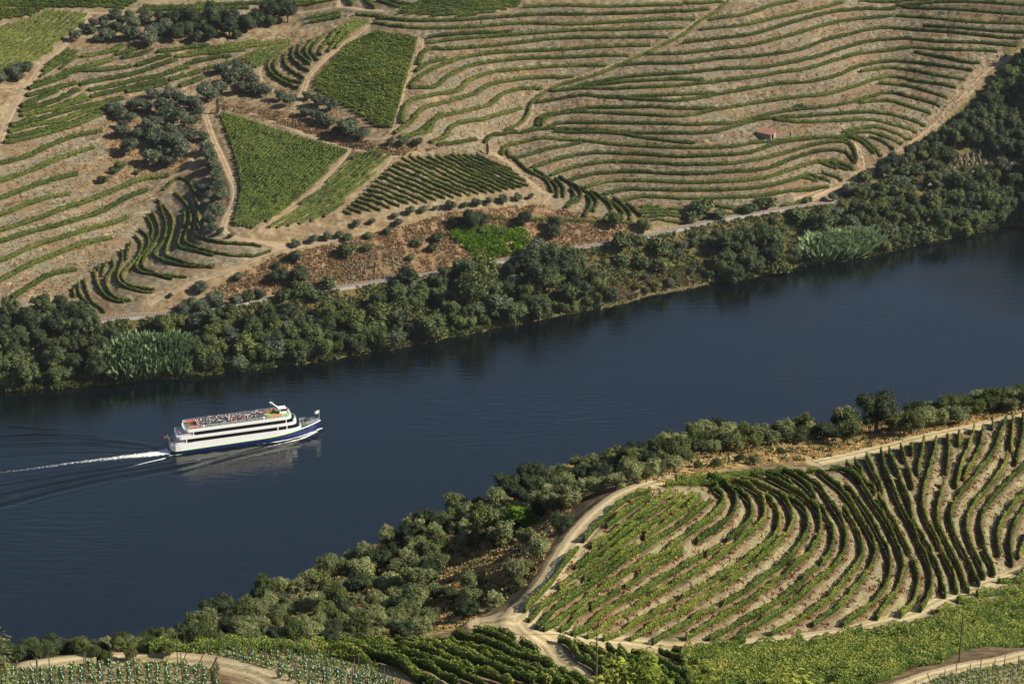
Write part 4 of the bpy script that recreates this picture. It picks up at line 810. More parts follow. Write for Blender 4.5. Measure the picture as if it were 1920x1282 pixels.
fp1 = part('flagpole', 'metal', lambda bm: cyl(bm, (54.0, 0, 5.0), (54.3, 0, 8.4), .06)); fp2 = part('flagpole', 'metal', lambda bm: cyl(bm, (.4, 0, 3.5), (-.7, 0, 6.6), .05))
def flag(name, x, z, L_, H_, mat, par):
    V, F = [], []; n = 9
    for th in (0, .03):
        for i in range(n):
            for j in (0, 1): V.append((x - i / (n - 1) * L_, math.sin(i * .9) * .14 + th, z + j * H_ - i * .04))
    for i in range(n - 1): a = i * 2; F += [(a, a + 2, a + 3, a + 1), (a + 2 * n, a + 2 * n + 1, a + 2 * n + 3, a + 2 * n + 2)]
    me = bpy.data.meshes.new(name); me.from_pydata(V, [], F); me.update(); link(name, me, M[mat], par)
flag('flag', 54.2, 7.1, 1.7, 1.2, 'flag_white', fp1); flag('flag', -.45, 5.4, .6, .9, 'flag_green', fp2); flag('flag', -1.08, 5.35, .8, .9, 'red', fp2)
# ------------------------------------------------------------------ people (continuous skinned bodies)
def person_mesh(pose, cols):
    v = {'pel': (0, 0, .95), 'wai': (0, 0, 1.12), 'che': (0, 0, 1.36), 'nec': (0, 0, 1.50), 'hea': (.02, 0, 1.62), 'top': (.01, 0, 1.70)}
    arms = {0: ((.02, .22, 1.40), (.06, .27, 1.12), (.16, .24, .88)), 1: ((.02, .22, 1.40), (.14, .25, 1.14), (.34, .14, 1.16)), 2: ((.02, .22, 1.40), (.10, .24, 1.12), (.30, .18, .86))}[pose]
    legs = {0: ((0, .10, .90), (.01, .11, .50), (0, .11, .06), (.14, .12, .03)), 1: ((0, .10, .90), (.05, .13, .50), (-.04, .15, .06), (.12, .16, .03)), 2: ((.02, .10, .92), (.42, .12, .95), (.44, .12, .50), (.58, .13, .47))}[pose]
    P, E, Rr = [], [], []
    def add(c, r): P.append(c); Rr.append(r); return len(P) - 1
    pel = add(v['pel'], (.15, .12)); wai = add(v['wai'], (.13, .10)); che = add(v['che'], (.17, .12)); nec = add(v['nec'], (.06, .06)); hea = add(v['hea'], (.10, .10)); top = add(v['top'], (.07, .07)); E += [(pel, wai), (wai, che), (che, nec), (nec, hea), (hea, top)]
    for s_ in (-1, 1):
        pr = che
        for c, r in zip(arms, (.055, .045, .035)): q = add((c[0], c[1] * s_, c[2]), (r, r)); E.append((pr, q)); pr = q
        pr = pel
        for c, r in zip(legs, (.09, .065, .045, .04)): q = add((c[0], c[1] * s_, c[2]), (r, r)); E.append((pr, q)); pr = q
    me = bpy.data.meshes.new('person'); me.from_pydata(P, E, []); o = bpy.data.objects.new('person', me); C.objects.link(o)
    md = o.modifiers.new('s', 'SKIN')
    for i, r in enumerate(Rr): me.skin_vertices[0].data[i].radius = r
    me.skin_vertices[0].data[0].use_root = True; o.modifiers.new('u', 'SUBSURF').levels = 1
    dg = bpy.context.evaluated_depsgraph_get(); out = bpy.data.meshes.new_from_object(o.evaluated_get(dg)); bpy.data.objects.remove(o); out.name = 'person'
    out.materials.clear()
    for c in cols + ['skin', 'hair']: out.materials.append(M[c])
    for f in out.polygons:
        c = f.center; ay = abs(c.y)
        f.material_index = 3 if c.z > 1.66 or (c.z > 1.56 and c.x < -.03) else 2 if c.z > 1.47 else (2 if (ay > .2 and c.z < 1.2 and c.x > -.1 and pose != 2) or (pose == 2 and ay > .15 and c.x > .2 and c.z < 1.1 and c.z > .99) else 0 if c.z > .98 else 1)
    out.shade_smooth(); return out
PAL = [('white', 'cloth_white', 'cloth_black'), ('red', 'cloth_red', 'cloth_beige'), ('black', 'cloth_black', 'cloth_blue'), ('blue', 'cloth_blue', 'cloth_beige'), ('beige', 'cloth_beige', 'cloth_black'), ('white', 'cloth_white', 'cloth_blue')]
protos = {(p_, i): person_mesh(p_, [c[1], c[2]]) for p_ in range(3) for i, c in enumerate(PAL)}
def put_person(u, v, z, ang, pose, pi, label, group):
    x, y = np.array([SHIPC[0], SHIPC[1]]) + ax_ * u + np.array([-ax_[1], ax_[0]]) * v * .68; z *= .98
    o = link('person', protos[(pose, pi)]); o.location = (x, y, z); o.rotation_euler = (0, 0, ang); tag(o, label, 'person', group); return o
rp = random.Random(5); taken = []
while len(taken) < 210:
    u, v = rp.uniform(9.8, 35.2), rp.uniform(-4.2, 4.2)
    if all((u - a) ** 2 + (v - b) ** 2 > .47 ** 2 for a, b in taken):
        taken.append((u, v)); pi = rp.choice([0, 0, 0, 1, 2, 2, 2, 3, 4, 5]); pose = rp.choice([0, 1, 1, 2]); z = 8.985 if pose != 2 else 8.52
        if pose == 2:
            q = shipxy(0, 0); b_ = bmesh.new(); box(b_, (0, 0, .80), (.40, .42, .05)); box(b_, (-.20, 0, 1.05), (.05, .42, .5)); box(b_, (0, 0, .64), (.08, .3, .3))
            if 'seat_me' not in globals(): seat_me = bpy.data.meshes.new('deck_seat'); b_.to_mesh(seat_me); seat_me.materials.append(M['ship_white'])
            b_.free(); so = link('deck_seat', seat_me, None, ship); so.location = (u, v, z - .03)
        ang = SROT + (rp.uniform(-.4, .4) if pose == 2 else rp.uniform(0, 6.28))
        if pose == 2: so.rotation_euler = (0, 0, ang - SROT)
        put_person(u, v, z, ang, pose, pi, ('person in a %s top %s on the crowded top deck of the cruise ship' % (PAL[pi][0], 'sitting' if pose == 2 else 'standing')), 'passengers in %s %s on the top deck' % (PAL[pi][0], 'sitting' if pose == 2 else 'standing'))
for k_, (u, v, z) in enumerate([(1.2, -2.6, 3.48), (1.0, -1.2, 3.48), (1.1, .4, 3.48), (1.4, 2.0, 3.48), (2.6, -3.6, 3.48), (2.9, 1.0, 3.48)]):
    put_person(u, v, z, SROT + math.pi + rp.uniform(-.5, .5), rp.choice([0, 1]), rp.randrange(6), '%s person from the near side leaning at the stern rail of the lowest open deck' % ORD[k_], 'passengers on the lower stern deck')
for k_, (u, v, z) in enumerate([(3.5, -3.2, 6.46), (3.3, -2.2, 6.46), (3.2, -.9, 6.46), (3.4, .6, 6.46), (3.6, 2.0, 6.46), (5.2, -3.7, 6.46)]):
    put_person(u, v, z, SROT + math.pi + rp.uniform(-.5, .5), rp.choice([0, 1]), rp.randrange(6), '%s person from the near side at the stern rail of the middle open deck' % ORD[k_], 'passengers on the middle stern deck')
put_person(48.0, -1.6, 4.1, SROT, 0, 3, 'lone person in a blue top standing on the foredeck behind the bow flag', None)
# ------------------------------------------------------------------ railway
V, F = strip(LRAIL, 5.2, gf, .30, 7, .3, .28); rw = bpy.data.objects.new('railway_track', None); C.objects.link(rw); tag(rw, 'single railway track on pale stone ballast along the far river bank', 'railway track')
link('ballast', np_mesh('ballast', V, F, True), M['ballast'], rw)
tl = np.gradient(LRAIL, axis=0); tl /= np.linalg.norm(tl, axis=1)[:, None]; nl = np.stack([-tl[:, 1], tl[:, 0]], 1); zr = gf.z(LRAIL[:, 0], LRAIL[:, 1]) + .62
for s_ in (-.75, .75):
    P = LRAIL + nl * s_; Vv, Ff = [], []
    for dx, dz in ((-.06, 0), (-.06, .16), (.06, .16), (.06, 0)): Vv.append(np.c_[P + nl * dx, zr + dz])
    Vv = np.stack(Vv, 1).reshape(-1, 3); n = len(P); i = np.arange(n - 1)[:, None] * 4 + np.arange(3)[None]; link('rail', np_mesh('rail', Vv, np.stack([i, i + 1, i + 5, i + 4], -1).reshape(-1, 4)), M['steel_rail'], rw)
Vv = []; Ff = []
for k_, ((x, y), (a, b)) in enumerate(zip(LRAIL, tl)):
    for dz in (-.12, .02):
        for u, v in ((-.13, -1.25), (.13, -1.25), (.13, 1.25), (-.13, 1.25)): Vv.append((x + a * u - b * v, y + b * u + a * v, zr[k_] + dz))
    o_ = k_ * 8; Ff += [(o_ + 4, o_ + 5, o_ + 6, o_ + 7), (o_, o_ + 1, o_ + 5, o_ + 4), (o_ + 1, o_ + 2, o_ + 6, o_ + 5), (o_ + 2, o_ + 3, o_ + 7, o_ + 6), (o_ + 3, o_, o_ + 4, o_ + 7)]
link('sleepers', np_mesh('sleepers', Vv, Ff), M['bark'], rw)
# ------------------------------------------------------------------ poles and wires
def pole(px, py, far, h, r, label, group, arm=True):
    x, y = hit(px, py, far); g_ = gf if far else gn; z = float(g_.z(x, y)[0]); e = bpy.data.objects.new('utility_pole', None); C.objects.link(e); e.location = (x[0], y[0], z)
    bm = bmesh.new(); cyl(bm, (0, 0, -.4), (0, 0, h), r, r * .7, 8); bobj('pole', bm, M['post'], e)
    if arm: bm = bmesh.new(); box(bm, (0, 0, h - .25), (1.0, .1, .1)); [cyl(bm, (d_, 0, h - .2), (d_, 0, h + .02), .05) for d_ in (-.42, .42)]; bobj('crossarm', bm, M['post'], e)
    tag(e, label, 'utility pole', group); return Vector((x[0], y[0], z + h))
def wire(a, b, sag, r, label):
    bm = bmesh.new(); n = 24; P = [a.lerp(b, t) - Vector((0, 0, sag * 4 * t * (1 - t))) for t in np.linspace(0, 1, n)]
    for q in range(n - 1): cyl(bm, P[q], P[q + 1], r, seg=4)
    tag(bobj('power_line', bm, M['black']), label, 'power line', 'power lines between the near poles')
p1 = pole(1118, 1281, False, 6.0, .11, 'brown wooden utility pole at the bottom edge below the road junction', 'near poles', False)
p2 = pole(1798, 1243, False, 6.6, .11, 'thin dark utility pole in the green vineyard at the bottom right', 'near poles', False)
p3 = pole(641, 1207, False, 3.6, .09, 'short thin utility pole among olive trees at the bottom left', 'near poles', False)
wire(p3, p1, .9, .022, 'thin wire from the short pole to the brown pole by the junction'); wire(p1, p2, 1.4, .022, 'thin wire from the brown pole to the pole in the vineyard'); wire(p2, p2 + Vector((40, 6, 2)), 1.0, .022, 'thin wire leaving the vineyard pole towards the right edge')
for k_, (px, py, hh) in enumerate([(882, 489, 6), (1075, 467, 6), (1253, 424, 6), (1424, 399, 5.5), (1648, 352, 5.5), (338, 578, 5)]):
    pole(px, py, True, hh, .14, '%s thin line-side pole from the left along the railway' % ORD[[1, 2, 3, 4, 5, 0][k_]], 'poles along the railway', True)
# ------------------------------------------------------------------ farm hut
hx, hy = hit(1437, 258, True); hz = float(gf.z(hx, hy)[0]) - .3
hut = bpy.data.objects.new('farm_hut', None); C.objects.link(hut); hut.location = (hx[0], hy[0], hz); hut.rotation_euler = (0, 0, R(-38)); hut.scale = (1.15, 1.15, 1.0); tag(hut, 'small stone farm hut with a red tiled roof on the terraced hillside', 'hut')
def hw(bm):
    for c, s_ in (((0, -1.9, 1.15), (6, .4, 2.3)), ((0, 1.9, 1.35), (6, .4, 2.7)), ((-2.8, 0, 1.3), (.4, 3.4, 2.6)), ((2.8, 1.2, 1.3), (.4, 1.0, 2.6))): box(bm, c, s_)
part('wall', 'masonry', hw, hut)
def hr(bm):
    box(bm, (0, 0, 2.85), (6.9, 4.9, .16), Matrix.Rotation(R(10), 3, 'X'))
    for k_ in range(17): cyl(bm, (-3.3 + k_ * .41, -2.35, 2.56), (-3.3 + k_ * .41, 2.35, 3.36), .13, seg=6)
part('roof', 'roof_tile', hr, hut)
for y in (-1.75, .2): part('post', 'concrete', lambda bm: box(bm, (3.1, y, 1.25), (.28, .28, 2.5)), hut)
hx, hy = hit(1462, 257, True); hz = float(gf.z(hx, hy)[0]); rw_ = bpy.data.objects.new('ruined_wall', None); C.objects.link(rw_); rw_.location = (hx[0], hy[0], hz - .3); rw_.rotation_euler = (0, 0, R(18)); tag(rw_, 'low roofless ruined stone wall beside the red roofed hut', 'ruin')
def rwm(bm):
    for k_ in range(12): box(bm, (-2.8 + k_ * .72, rp.uniform(-.04, .04), .9), (.71, .5, 2.0 + rp.uniform(-.3, .35)))
    for k_ in range(4): box(bm, (5.4, .5 + k_ * .6, .8), (.5, .59, 2.1 - k_ * .2))
part('wall', 'masonry', rwm, rw_, bev=.05); part('door_frame', 'concrete', lambda bm: (box(bm, (5.45, -.5, 1.15), (.3, .25, 2.5)), box(bm, (5.45, -.05, 2.3), (.3, .7, .2))), rw_)
# ------------------------------------------------------------------ tree kinds (crown of many small leaf faces in the crown's volume, trunk with limbs)
def ico(sub):
    bm = bmesh.new(); bmesh.ops.create_icosphere(bm, subdivisions=sub, radius=1); V = np.array([v.co[:] for v in bm.verts]); F = np.array([[v.index for v in f.verts] for f in bm.faces]); bm.free(); return V, F
ICO = ico(2)
def crown_mesh(name, rng, lobes, n, leaf, jit=.75, core=.74, up=False):
    """lobes: list of (cx,cy,cz,rx,rz)"""
    Vs, Fs, Ts, off = [], [], [], 0
    area = np.array([r * r * 1.0 for *_, r, _ in lobes]); area /= area.sum()
    for (cx, cy, cz, rx, rz), a in zip(lobes, area):
        m_ = max(30, int(n * a)); d = rng.normal(0, 1, (m_, 3)); d /= np.linalg.norm(d, axis=1)[:, None]; d[:, 2] = np.where(d[:, 2] < -.5, -d[:, 2], d[:, 2])
        ph = rng.random(3) * 10; bump = 1 + .16 * np.sin(d[:, 0] * 5 + ph[0]) * np.sin(d[:, 1] * 5 + ph[1]) + .12 * np.sin(d[:, 2] * 8 + d[:, 0] * 7 + ph[2])
        rad = (.72 + .36 * rng.random(m_) ** .8) * bump
        Cn = np.array([cx, cy, cz]) + d * rad[:, None] * np.array([rx, rx, rz])
        Nn = d * np.array([1, 1, rx / rz])
        if up: Nn = np.cross(Nn, np.array([0, 0, 1.0])) + rng.normal(0, .3, (m_, 3))
        v = leaf_quads(Cn, Nn, leaf, jit=jit, rng=rng)
        if up:
            v = v.reshape(-1, 4, 3); c = v.mean(1, keepdims=True); v = c + (v - c) * np.array([.45, .45, 2.4]); v = v.reshape(-1, 3)
        tl_ = rng.random(); t = np.repeat(np.clip(.62 * rng.random(m_) + .38 * tl_, 0, 1), 4)
        Vs.append(v); Fs.append(quadsF(m_, off)); Ts.append(t); off += len(v)
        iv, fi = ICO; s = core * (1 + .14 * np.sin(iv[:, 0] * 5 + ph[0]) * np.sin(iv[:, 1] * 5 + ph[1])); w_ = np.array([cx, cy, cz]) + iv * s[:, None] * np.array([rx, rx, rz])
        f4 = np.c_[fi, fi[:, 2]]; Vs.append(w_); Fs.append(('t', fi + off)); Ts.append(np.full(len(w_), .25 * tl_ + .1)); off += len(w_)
    V = np.vstack(Vs); quad = np.vstack([f for f in Fs if not isinstance(f, tuple)]); tri = np.vstack([f[1] for f in Fs if isinstance(f, tuple)])
    me = bpy.data.meshes.new(name); me.vertices.add(len(V)); me.vertices.foreach_set('co', V.astype(np.float32).ravel())
    li = np.concatenate([quad.ravel(), tri.ravel()]).astype(np.int32); me.loops.add(len(li)); me.loops.foreach_set('vertex_index', li)
    st = np.concatenate([np.arange(len(quad)) * 4, len(quad) * 4 + np.arange(len(tri)) * 3]).astype(np.int32); me.polygons.add(len(st)); me.polygons.foreach_set('loop_start', st); me.update(calc_edges=True)
    a = me.attributes.new('tint', 'FLOAT', 'POINT'); a.data.foreach_set('value', np.concatenate(Ts).astype(np.float32)); return me
def trunk_mesh(rng, H, r0, spread, nl=5, base=.28):
    bm = bmesh.new(); p = Vector((0, 0, -.6)); q = Vector((rng.normal(0, .1), rng.normal(0, .1), H * base)); cyl(bm, p, q, r0 * 1.25, r0 * .85, 8)
    for k_ in range(nl):
        a = k_ * 6.283 / nl + rng.random(); e1 = q + Vector((math.cos(a) * spread * .4, math.sin(a) * spread * .4, H * .24)); e2 = e1 + Vector((math.cos(a) * spread * .35, math.sin(a) * spread * .35, H * .24))
        cyl(bm, q - Vector((0, 0, .1)), e1, r0 * .6, r0 * .35, 6); cyl(bm, e1, e2, r0 * .35, r0 * .12, 5)
    cyl(bm, q, q + Vector((0, 0, H * .45)), r0 * .7, r0 * .2, 6)
    me = bpy.data.meshes.new('trunk'); bm.to_mesh(me); bm.free(); me.materials.append(M['bark']); return me
KIND = {}
def kind(key, name, mat, nvar, H, Rr, nlobe, n, leaf, cz=.6, flat=.8, tr=.22, up=False, jit=.75, seed=0, core=.74):
    KIND[key] = (name, [], 2 * Rr, H, cz * H / (2 * Rr) * .9)
    for v in range(nvar):
        rng = np.random.default_rng(seed * 100 + v); lobes = []
        for k_ in range(nlobe):
            a = k_ * 6.283 / nlobe * 1.0 + rng.random() * 1.2; rr = Rr * ((.30 + .38 * rng.random()) if nlobe < 15 else (.25 + .55 * rng.random())) if k_ else 0; lr = Rr * ((.38 + .22 * rng.random()) if nlobe < 15 else (.24 + .20 * rng.random())) if k_ else Rr * .6
            if rr + lr > Rr: rr = max(0, Rr - lr)
            lobes.append((math.cos(a) * rr, math.sin(a) * rr, H * cz + (rng.random() - .45) * H * .42 * (1 if k_ else .3), lr, lr * flat))
        cm = crown_mesh('crown', rng, lobes, n, leaf, jit, core, up); cm.materials.append(M[mat]); KIND[key][1].append((cm, trunk_mesh(rng, H, tr, Rr)))
kind('olive', 'olive_tree', 'olive', 5, 4.6, 3.2, 8, 1700, .42, .58, .75, .24, seed=1)
kind('oak', 'oak_tree', 'oak', 4, 7.5, 4.2, 11, 2400, .45, .58, .85, .3, seed=2)
kind('broad', 'riverside_tree', 'broad', 6, 10.2, 4.4, 17, 3200, .46, .55, 1.0, .26, seed=3)
kind('willow', 'willow_tree', 'willow', 4, 7.0, 3.2, 9, 1900, .45, .52, 1.0, .2, seed=4)
kind('shrub', 'shrub', 'broad', 4, 2.4, 1.7, 6, 800, .36, .5, .8, .07, seed=5)
kind('yshrub', 'shrub', 'willow', 3, 2.2, 1.6, 6, 700, .34, .5, .85, .06, seed=6)
kind('nolive', 'olive_tree', 'olive_near', 6, 4.6, 2.6, 22, 5600, .22, .56, .9, .2, seed=7, jit=.85, core=.62)
kind('noak', 'oak_tree', 'oak', 3, 5.8, 3.0, 22, 6000, .22, .55, .9, .25, seed=8, core=.7)
kind('nwillow', 'willow_tree', 'willow', 3, 5.4, 2.2, 16, 4200, .21, .55, 1.1, .12, seed=9, core=.66)
kind('ngreen', 'bush', 'broad', 3, 3.2, 2.2, 9, 4500, .18, .5, .9, .1, seed=10, up=True, core=.7)
kind('nfig', 'fig_tree', 'fig', 1, 4.2, 2.6, 9, 2200, .42, .55, .8, .16, seed=11)
used_first = {}
TREES = []
def plant(key, px, py, diam, far, label, group, cat=None, rr=random):
    name, var, D0, H, off = KIND[key]; g_ = gf if far else gn
    x, y = hit(px, py + off * diam, far); x, y = float(x[0]), float(y[0])
    dist = math.sqrt(x * x + y * y + (CAMH - float(g_.z(x, y))) ** 2); s = diam * dist / FPX / D0
    z = float(g_.z(x, y)); cm, tm = rr.choice(var)
    e = bpy.data.objects.new(name, None); C.objects.link(e); e.location = (x, y, z - .1); e.rotation_euler = (0, 0, rr.uniform(0, 6.28)); q = rr.uniform(.88, 1.12); e.scale = (s, s, s * q)
    c = bpy.data.objects.new('crown', cm); C.objects.link(c); c.parent = e; t = bpy.data.objects.new('trunk', tm); C.objects.link(t); t.parent = e
    tag(e, label, cat or name.split('_')[-1], group); TREES.append((px, py, diam)); return e
def grove(key, pts_, s, ox, oy, far, phrase, group, cat=None):
    pts_ = sorted(pts_, key=lambda p: p[0]); rr = random.Random(len(pts_) * 7 + int(ox))
    for i, (x, y, d) in enumerate(pts_): plant(key, ox + x / s, oy + y / s, d / s * 1.12, far, phrase.replace('#', ordinal(i)), group, cat, rr)
grove('olive', [(425,205,70),(480,165,70),(520,170,60),(585,105,60),(650,75,70),(530,130,60),(590,140,70),(690,110,70),(730,85,60),(660,150,80),(560,215,60),(610,195,90),(735,185,110),(820,105,80),(755,135,80),(835,220,110),(860,180,90),(920,160,100)], 3, 0, 0, True,
 '# grey-green olive tree from the left in the grove beside the dark oaks', 'olive trees of the top left grove')
grove('oak', [(910,95,90),(985,100,100),(1050,85,120),(1040,150,110),(1110,120,120),(1190,110,120),(1210,75,120),(1290,95,130),(1000,190,90),(1100,210,70),(1180,180,90),(1290,160,100),(1390,120,110),(1440,100,110),(1530,60,130),(1570,40,150),(1620,70,110),(1520,110,80),(1330,190,60)], 3, 0, 0, True,
 '# dark green oak from the left in the long clump near the top edge', 'oaks of the top clump')
grove('olive', [(75,400,100),(130,385,100),(5,430,80),(100,430,70),(165,365,50)], 3, 0, 0, True, '# olive tree from the left in the clump beside the left dirt road', 'olive trees by the left dirt road')
grove('olive', [(1245,385,80),(1340,380,90),(1300,430,110),(1390,400,100),(1420,450,100),(1250,480,80),(1365,490,90),(1440,490,90),(1160,520,120),(1230,490,80),(1190,540,80),(1500,520,60),(1580,535,70),(1630,565,80),(1470,500,70)], 3, 0, 0, True,
 '# olive tree from the left in the belt above the tall cypress', 'olive trees above the cypress')
grove('olive', [(1730,535,60),(1785,565,80),(1860,590,90),(1720,625,70),(1780,650,70),(1820,665,80),(1860,680,70),(1900,730,60),(1950,720,110),(2040,745,80),(1970,700,80),(2195,795,50),(2270,800,70),(2345,800,70)], 3, 0, 0, True,
 '# olive tree from the left along the bank above the triangular vineyard', 'olive trees on the bank above the triangular vineyard')
grove('olive', [(640,595,100),(680,640,80),(740,650,80),(770,580,110),(820,600,80),(865,530,80),(950,520,80),(930,600,120),(1010,560,100),(1100,580,100),(940,640,100),(1000,650,100),(1120,620,60),(1110,665,60),(880,670,90),(690,740,90),(690,700,60),(730,830,100),(780,745,80),(850,720,100),(860,770,100),(980,740,120),(1060,750,100),(920,800,110),(1000,810,130),(930,850,100),(1020,860,110),(860,895,100),(950,910,90),(1060,690,80),(900,740,90)], 3, 0, 0, True,
 '# olive tree from the left in the dense grove left of the triangular vineyard', 'olive trees of the dense grove')
grove('shrub', [(680,930,70),(645,965,45),(580,1015,60),(775,970,38)], 3, 0, 0, True, '# green shrub from the left on bare ground below the dense olive grove', 'shrubs below the olive grove')
grove('olive', [(1150,765,70),(1165,830,80),(1180,880,90),(1205,930,90),(1220,985,80),(1145,1055,80),(1235,1050,80),(1250,1110,90),(1200,1110,80),(1215,1180,90),(1195,1235,80),(1200,1275,60),(1240,1300,45),(1300,1325,40)], 3, 0, 0, True,
 '# olive tree from the left in the line between gully and triangular vineyard', 'olive trees lining the gully')
grove('olive', [(1660,170,60),(1760,145,55),(1840,130,55),(1910,120,50),(1665,240,90),(1340,350,60),(1130,410,80),(1065,500,90),(1210,470,100),(1330,490,80)], 3, 0, 400, True, '# olive tree from the left on the dry slope between gully and railway', 'olive trees on the dry slope')
grove('oak', [(1565,345,100),(1680,340,115),(1560,290,45),(1390,440,60),(1460,450,60)], 3, 0, 400, True, '# round dark shrub-like oak from the left on the dry slope above the railway', 'round dark oaks on the dry slope')
grove('shrub', [(960,460,35),(1840,400,95),(1640,550,90),(1690,420,100),(1590,490,80),(1950,200,110)], 3, 0, 400, True, '# green bush from the left around the rocky dry slope above the railway', 'bushes round the rocky slope')
grove('olive', [(615,1155,65),(690,1150,45),(760,1140,60),(830,1130,50),(910,1115,60),(990,1105,55),(1065,1105,40),(530,1170,35),(460,1175,50),(385,1190,55),(300,1210,45),(320,1250,55),(170,1245,45),(85,1258,50)], 3, 640, 0, True,
 '# small round olive tree from the left in the row below the striped vineyard', 'small olive trees below the striped vineyard')
grove('oak', [(640,1240,70),(730,1235,110),(790,1225,80),(1025,1235,90),(1190,1300,85),(1195,1250,90)], 3, 640, 0, True, '# dark tree from the left beside the low vine row above the railway', 'dark trees by the low vine row')
grove('willow', [(1540,1240,80),(1700,1250,80)], 3, 640, 0, True, '# pale green tree from the left at the lower end of the sweeping rows', 'pale trees at the end of the sweeping rows')
grove('shrub', [(150,120,55),(35,135,60),(255,95,50),(420,155,70),(545,140,70),(515,195,60),(790,95,60),(895,100,60),(1020,135,50),(385,245,50),(150,200,60),(1620,130,60)], 3, 640, 400, True, '# low bush from the left on the brown grass slope above the railway', 'low bushes on the brown slope')
grove('shrub', [(110,1160,140),(40,1200,90),(470,1130,110),(380,1175,90),(200,1200,90),(700,1110,55),(650,1210,110)], 3, 1280, 0, True, '# leafy bush from the left between the lowest vine rows and the railway', 'bushes just above the railway')
plant('shrub', 1501, 198, 20, True, 'single small dark bush alone on a terrace bank of the right hillside', None, 'bush')
# far riverside wood
RH = [[(195,640),(250,612),(335,612),(350,660),(340,710),(210,725)], [(1495,445),(1560,420),(1625,420),(1645,470),(1600,492),(1515,498)]]
def scatter(poly, n, dmin, dmax, keys, far, label_of, group_of, seed, spacing=.55, holes=()):
    rr = random.Random(seed); xs = [p[0] for p in poly]; ys = [p[1] for p in poly]; P = []; tries = 0
    while len(P) < n and tries < n * 60:
        tries += 1; x = rr.uniform(min(xs), max(xs)); y = rr.uniform(min(ys), max(ys)); d = rr.uniform(dmin, dmax)
        if not inpoly([x], [y], poly)[0] or any(inpoly([x], [y], h)[0] for h in list(holes) + (RH if far else [])): continue
        if any((x - a) ** 2 + ((y - b) * 1.25) ** 2 < (spacing * .5 * (d + c)) ** 2 for a, b, c in P): continue
        P.append((x, y, d))
    for x, y, d in P:
        k_ = rr.choice(keys); plant(k_, x, y, d * (.88 if far else 1), far, label_of[k_], group_of[k_], None, rr)
    return len(P)
lb = {'broad': 'dark green broadleaf tree in the riverside wood on the far bank', 'willow': 'yellow-green willow in the riverside wood on the far bank', 'oak': 'very dark oak in the riverside wood on the far bank', 'olive': 'grey olive tree in the riverside wood on the far bank', 'shrub': 'low green bush in the riverside wood on the far bank', 'yshrub': 'low yellow-green bush in the riverside wood on the far bank'}
gb = {k_: v + 's' for k_, v in (('broad', 'broadleaf riverside tree'), ('willow', 'riverside willow'), ('oak', 'riverside oak'), ('olive', 'riverside olive'), ('shrub', 'riverside bushe'), ('yshrub', 'pale riverside bushe'))}
n = 0
n += scatter([(-30,575),(60,560),(150,565),(195,610),(230,640),(200,690),(100,700),(-30,705)], 34, 40, 62, ['broad','oak','broad'], True, lb, gb, 1, .42)
n += scatter([(230,625),(330,600),(450,590),(560,575),(640,590),(700,600),(800,610),(790,625),(640,652),(480,675),(330,690),(230,690)], 60, 30, 56, ['broad','broad','olive','willow','oak'], True, lb, gb, 2, .46)
n += scatter([(320,580),(380,545),(480,540),(560,545),(640,560),(700,560),(690,590),(560,580),(430,595),(330,600)], 15, 20, 38, ['olive','broad','shrub','shrub'], True, lb, gb, 3, .5)
n += scatter([(690,545),(770,520),(880,505),(960,495),(1010,470),(1080,485),(1130,515),(1130,550),(1050,570),(900,600),(820,618),(740,620),(690,590)], 52, 32, 64, ['broad','broad','oak','olive','willow'], True, lb, gb, 4, .42)
n += scatter([(985,480),(1030,455),(1075,480),(1060,520),(1000,520)], 5, 55, 68, ['oak','broad'], True, lb, gb, 5, .5)
n += scatter([(1170,450),(1240,460),(1260,490),(1200,505),(1150,490)], 6, 30, 54, ['oak','shrub','broad'], True, lb, gb, 6, .5)
n += scatter([(1250,455),(1360,425),(1420,420),(1500,400),(1500,425),(1400,440),(1300,470),(1240,485)], 20, 14, 28, ['shrub','yshrub','shrub','olive'], True, lb, gb, 7, .48)
n += scatter([(1365,440),(1450,430),(1450,480),(1430,510),(1375,515),(1355,480)], 9, 44, 62, ['broad','oak'], True, lb, gb, 8, .45)
n += scatter([(1000,560),(1060,545),(1180,520),(1330,500),(1330,520),(1180,560),(1060,580)], 22, 14, 30, ['shrub','yshrub','olive'], True, lb, gb, 9, .7)
n += scatter([(1530,395),(1600,370),(1700,340),(1800,320),(1930,310),(1930,395),(1840,415),(1760,430),(1690,440),(1640,450),(1600,430),(1500,440),(1500,415)], 84, 24, 50, ['broad','oak','broad','willow','olive','shrub'], True, lb, gb, 10, .40)
scatter([(1935,100),(2080,60),(2140,260),(2120,330),(1940,400)], 60, 60, 95, ['broad','oak','broad'], True, lb, gb, 31, .5)
n += scatter([(1640,450),(1700,435),(1790,420),(1850,410),(1850,425),(1700,455),(1640,475)], 16, 20, 34, ['willow','shrub','olive'], True, lb, gb, 11, .6)
lb2 = {k_: v.replace('in the riverside wood on the far bank', 'in the wooded gully right of the pale bank road') for k_, v in lb.items()}; gb2 = {k_: v + ' right of the bank road' for k_, v in gb.items()}
n += scatter([(1930,95),(1905,120),(1860,170),(1810,215),(1770,250),(1800,262),(1860,270),(1930,290)], 46, 32, 52, ['broad','oak','broad'], True, lb2, gb2, 12, .40)
n += scatter([(1765,250),(1700,280),(1650,310),(1600,340),(1560,370),(1600,365),(1700,335),(1760,310),(1790,290)], 24, 24, 44, ['shrub','oak','olive'], True, lb2, gb2, 13, .55)
sh = [(SHORE[i][0] + (SHORE[i+1][0] - SHORE[i][0]) * t, SHORE[i][1] + (SHORE[i+1][1] - SHORE[i][1]) * t) for i in range(1, len(SHORE) - 2) for t in np.linspace(0, 1, 7)[:-1]]
rr = random.Random(17)
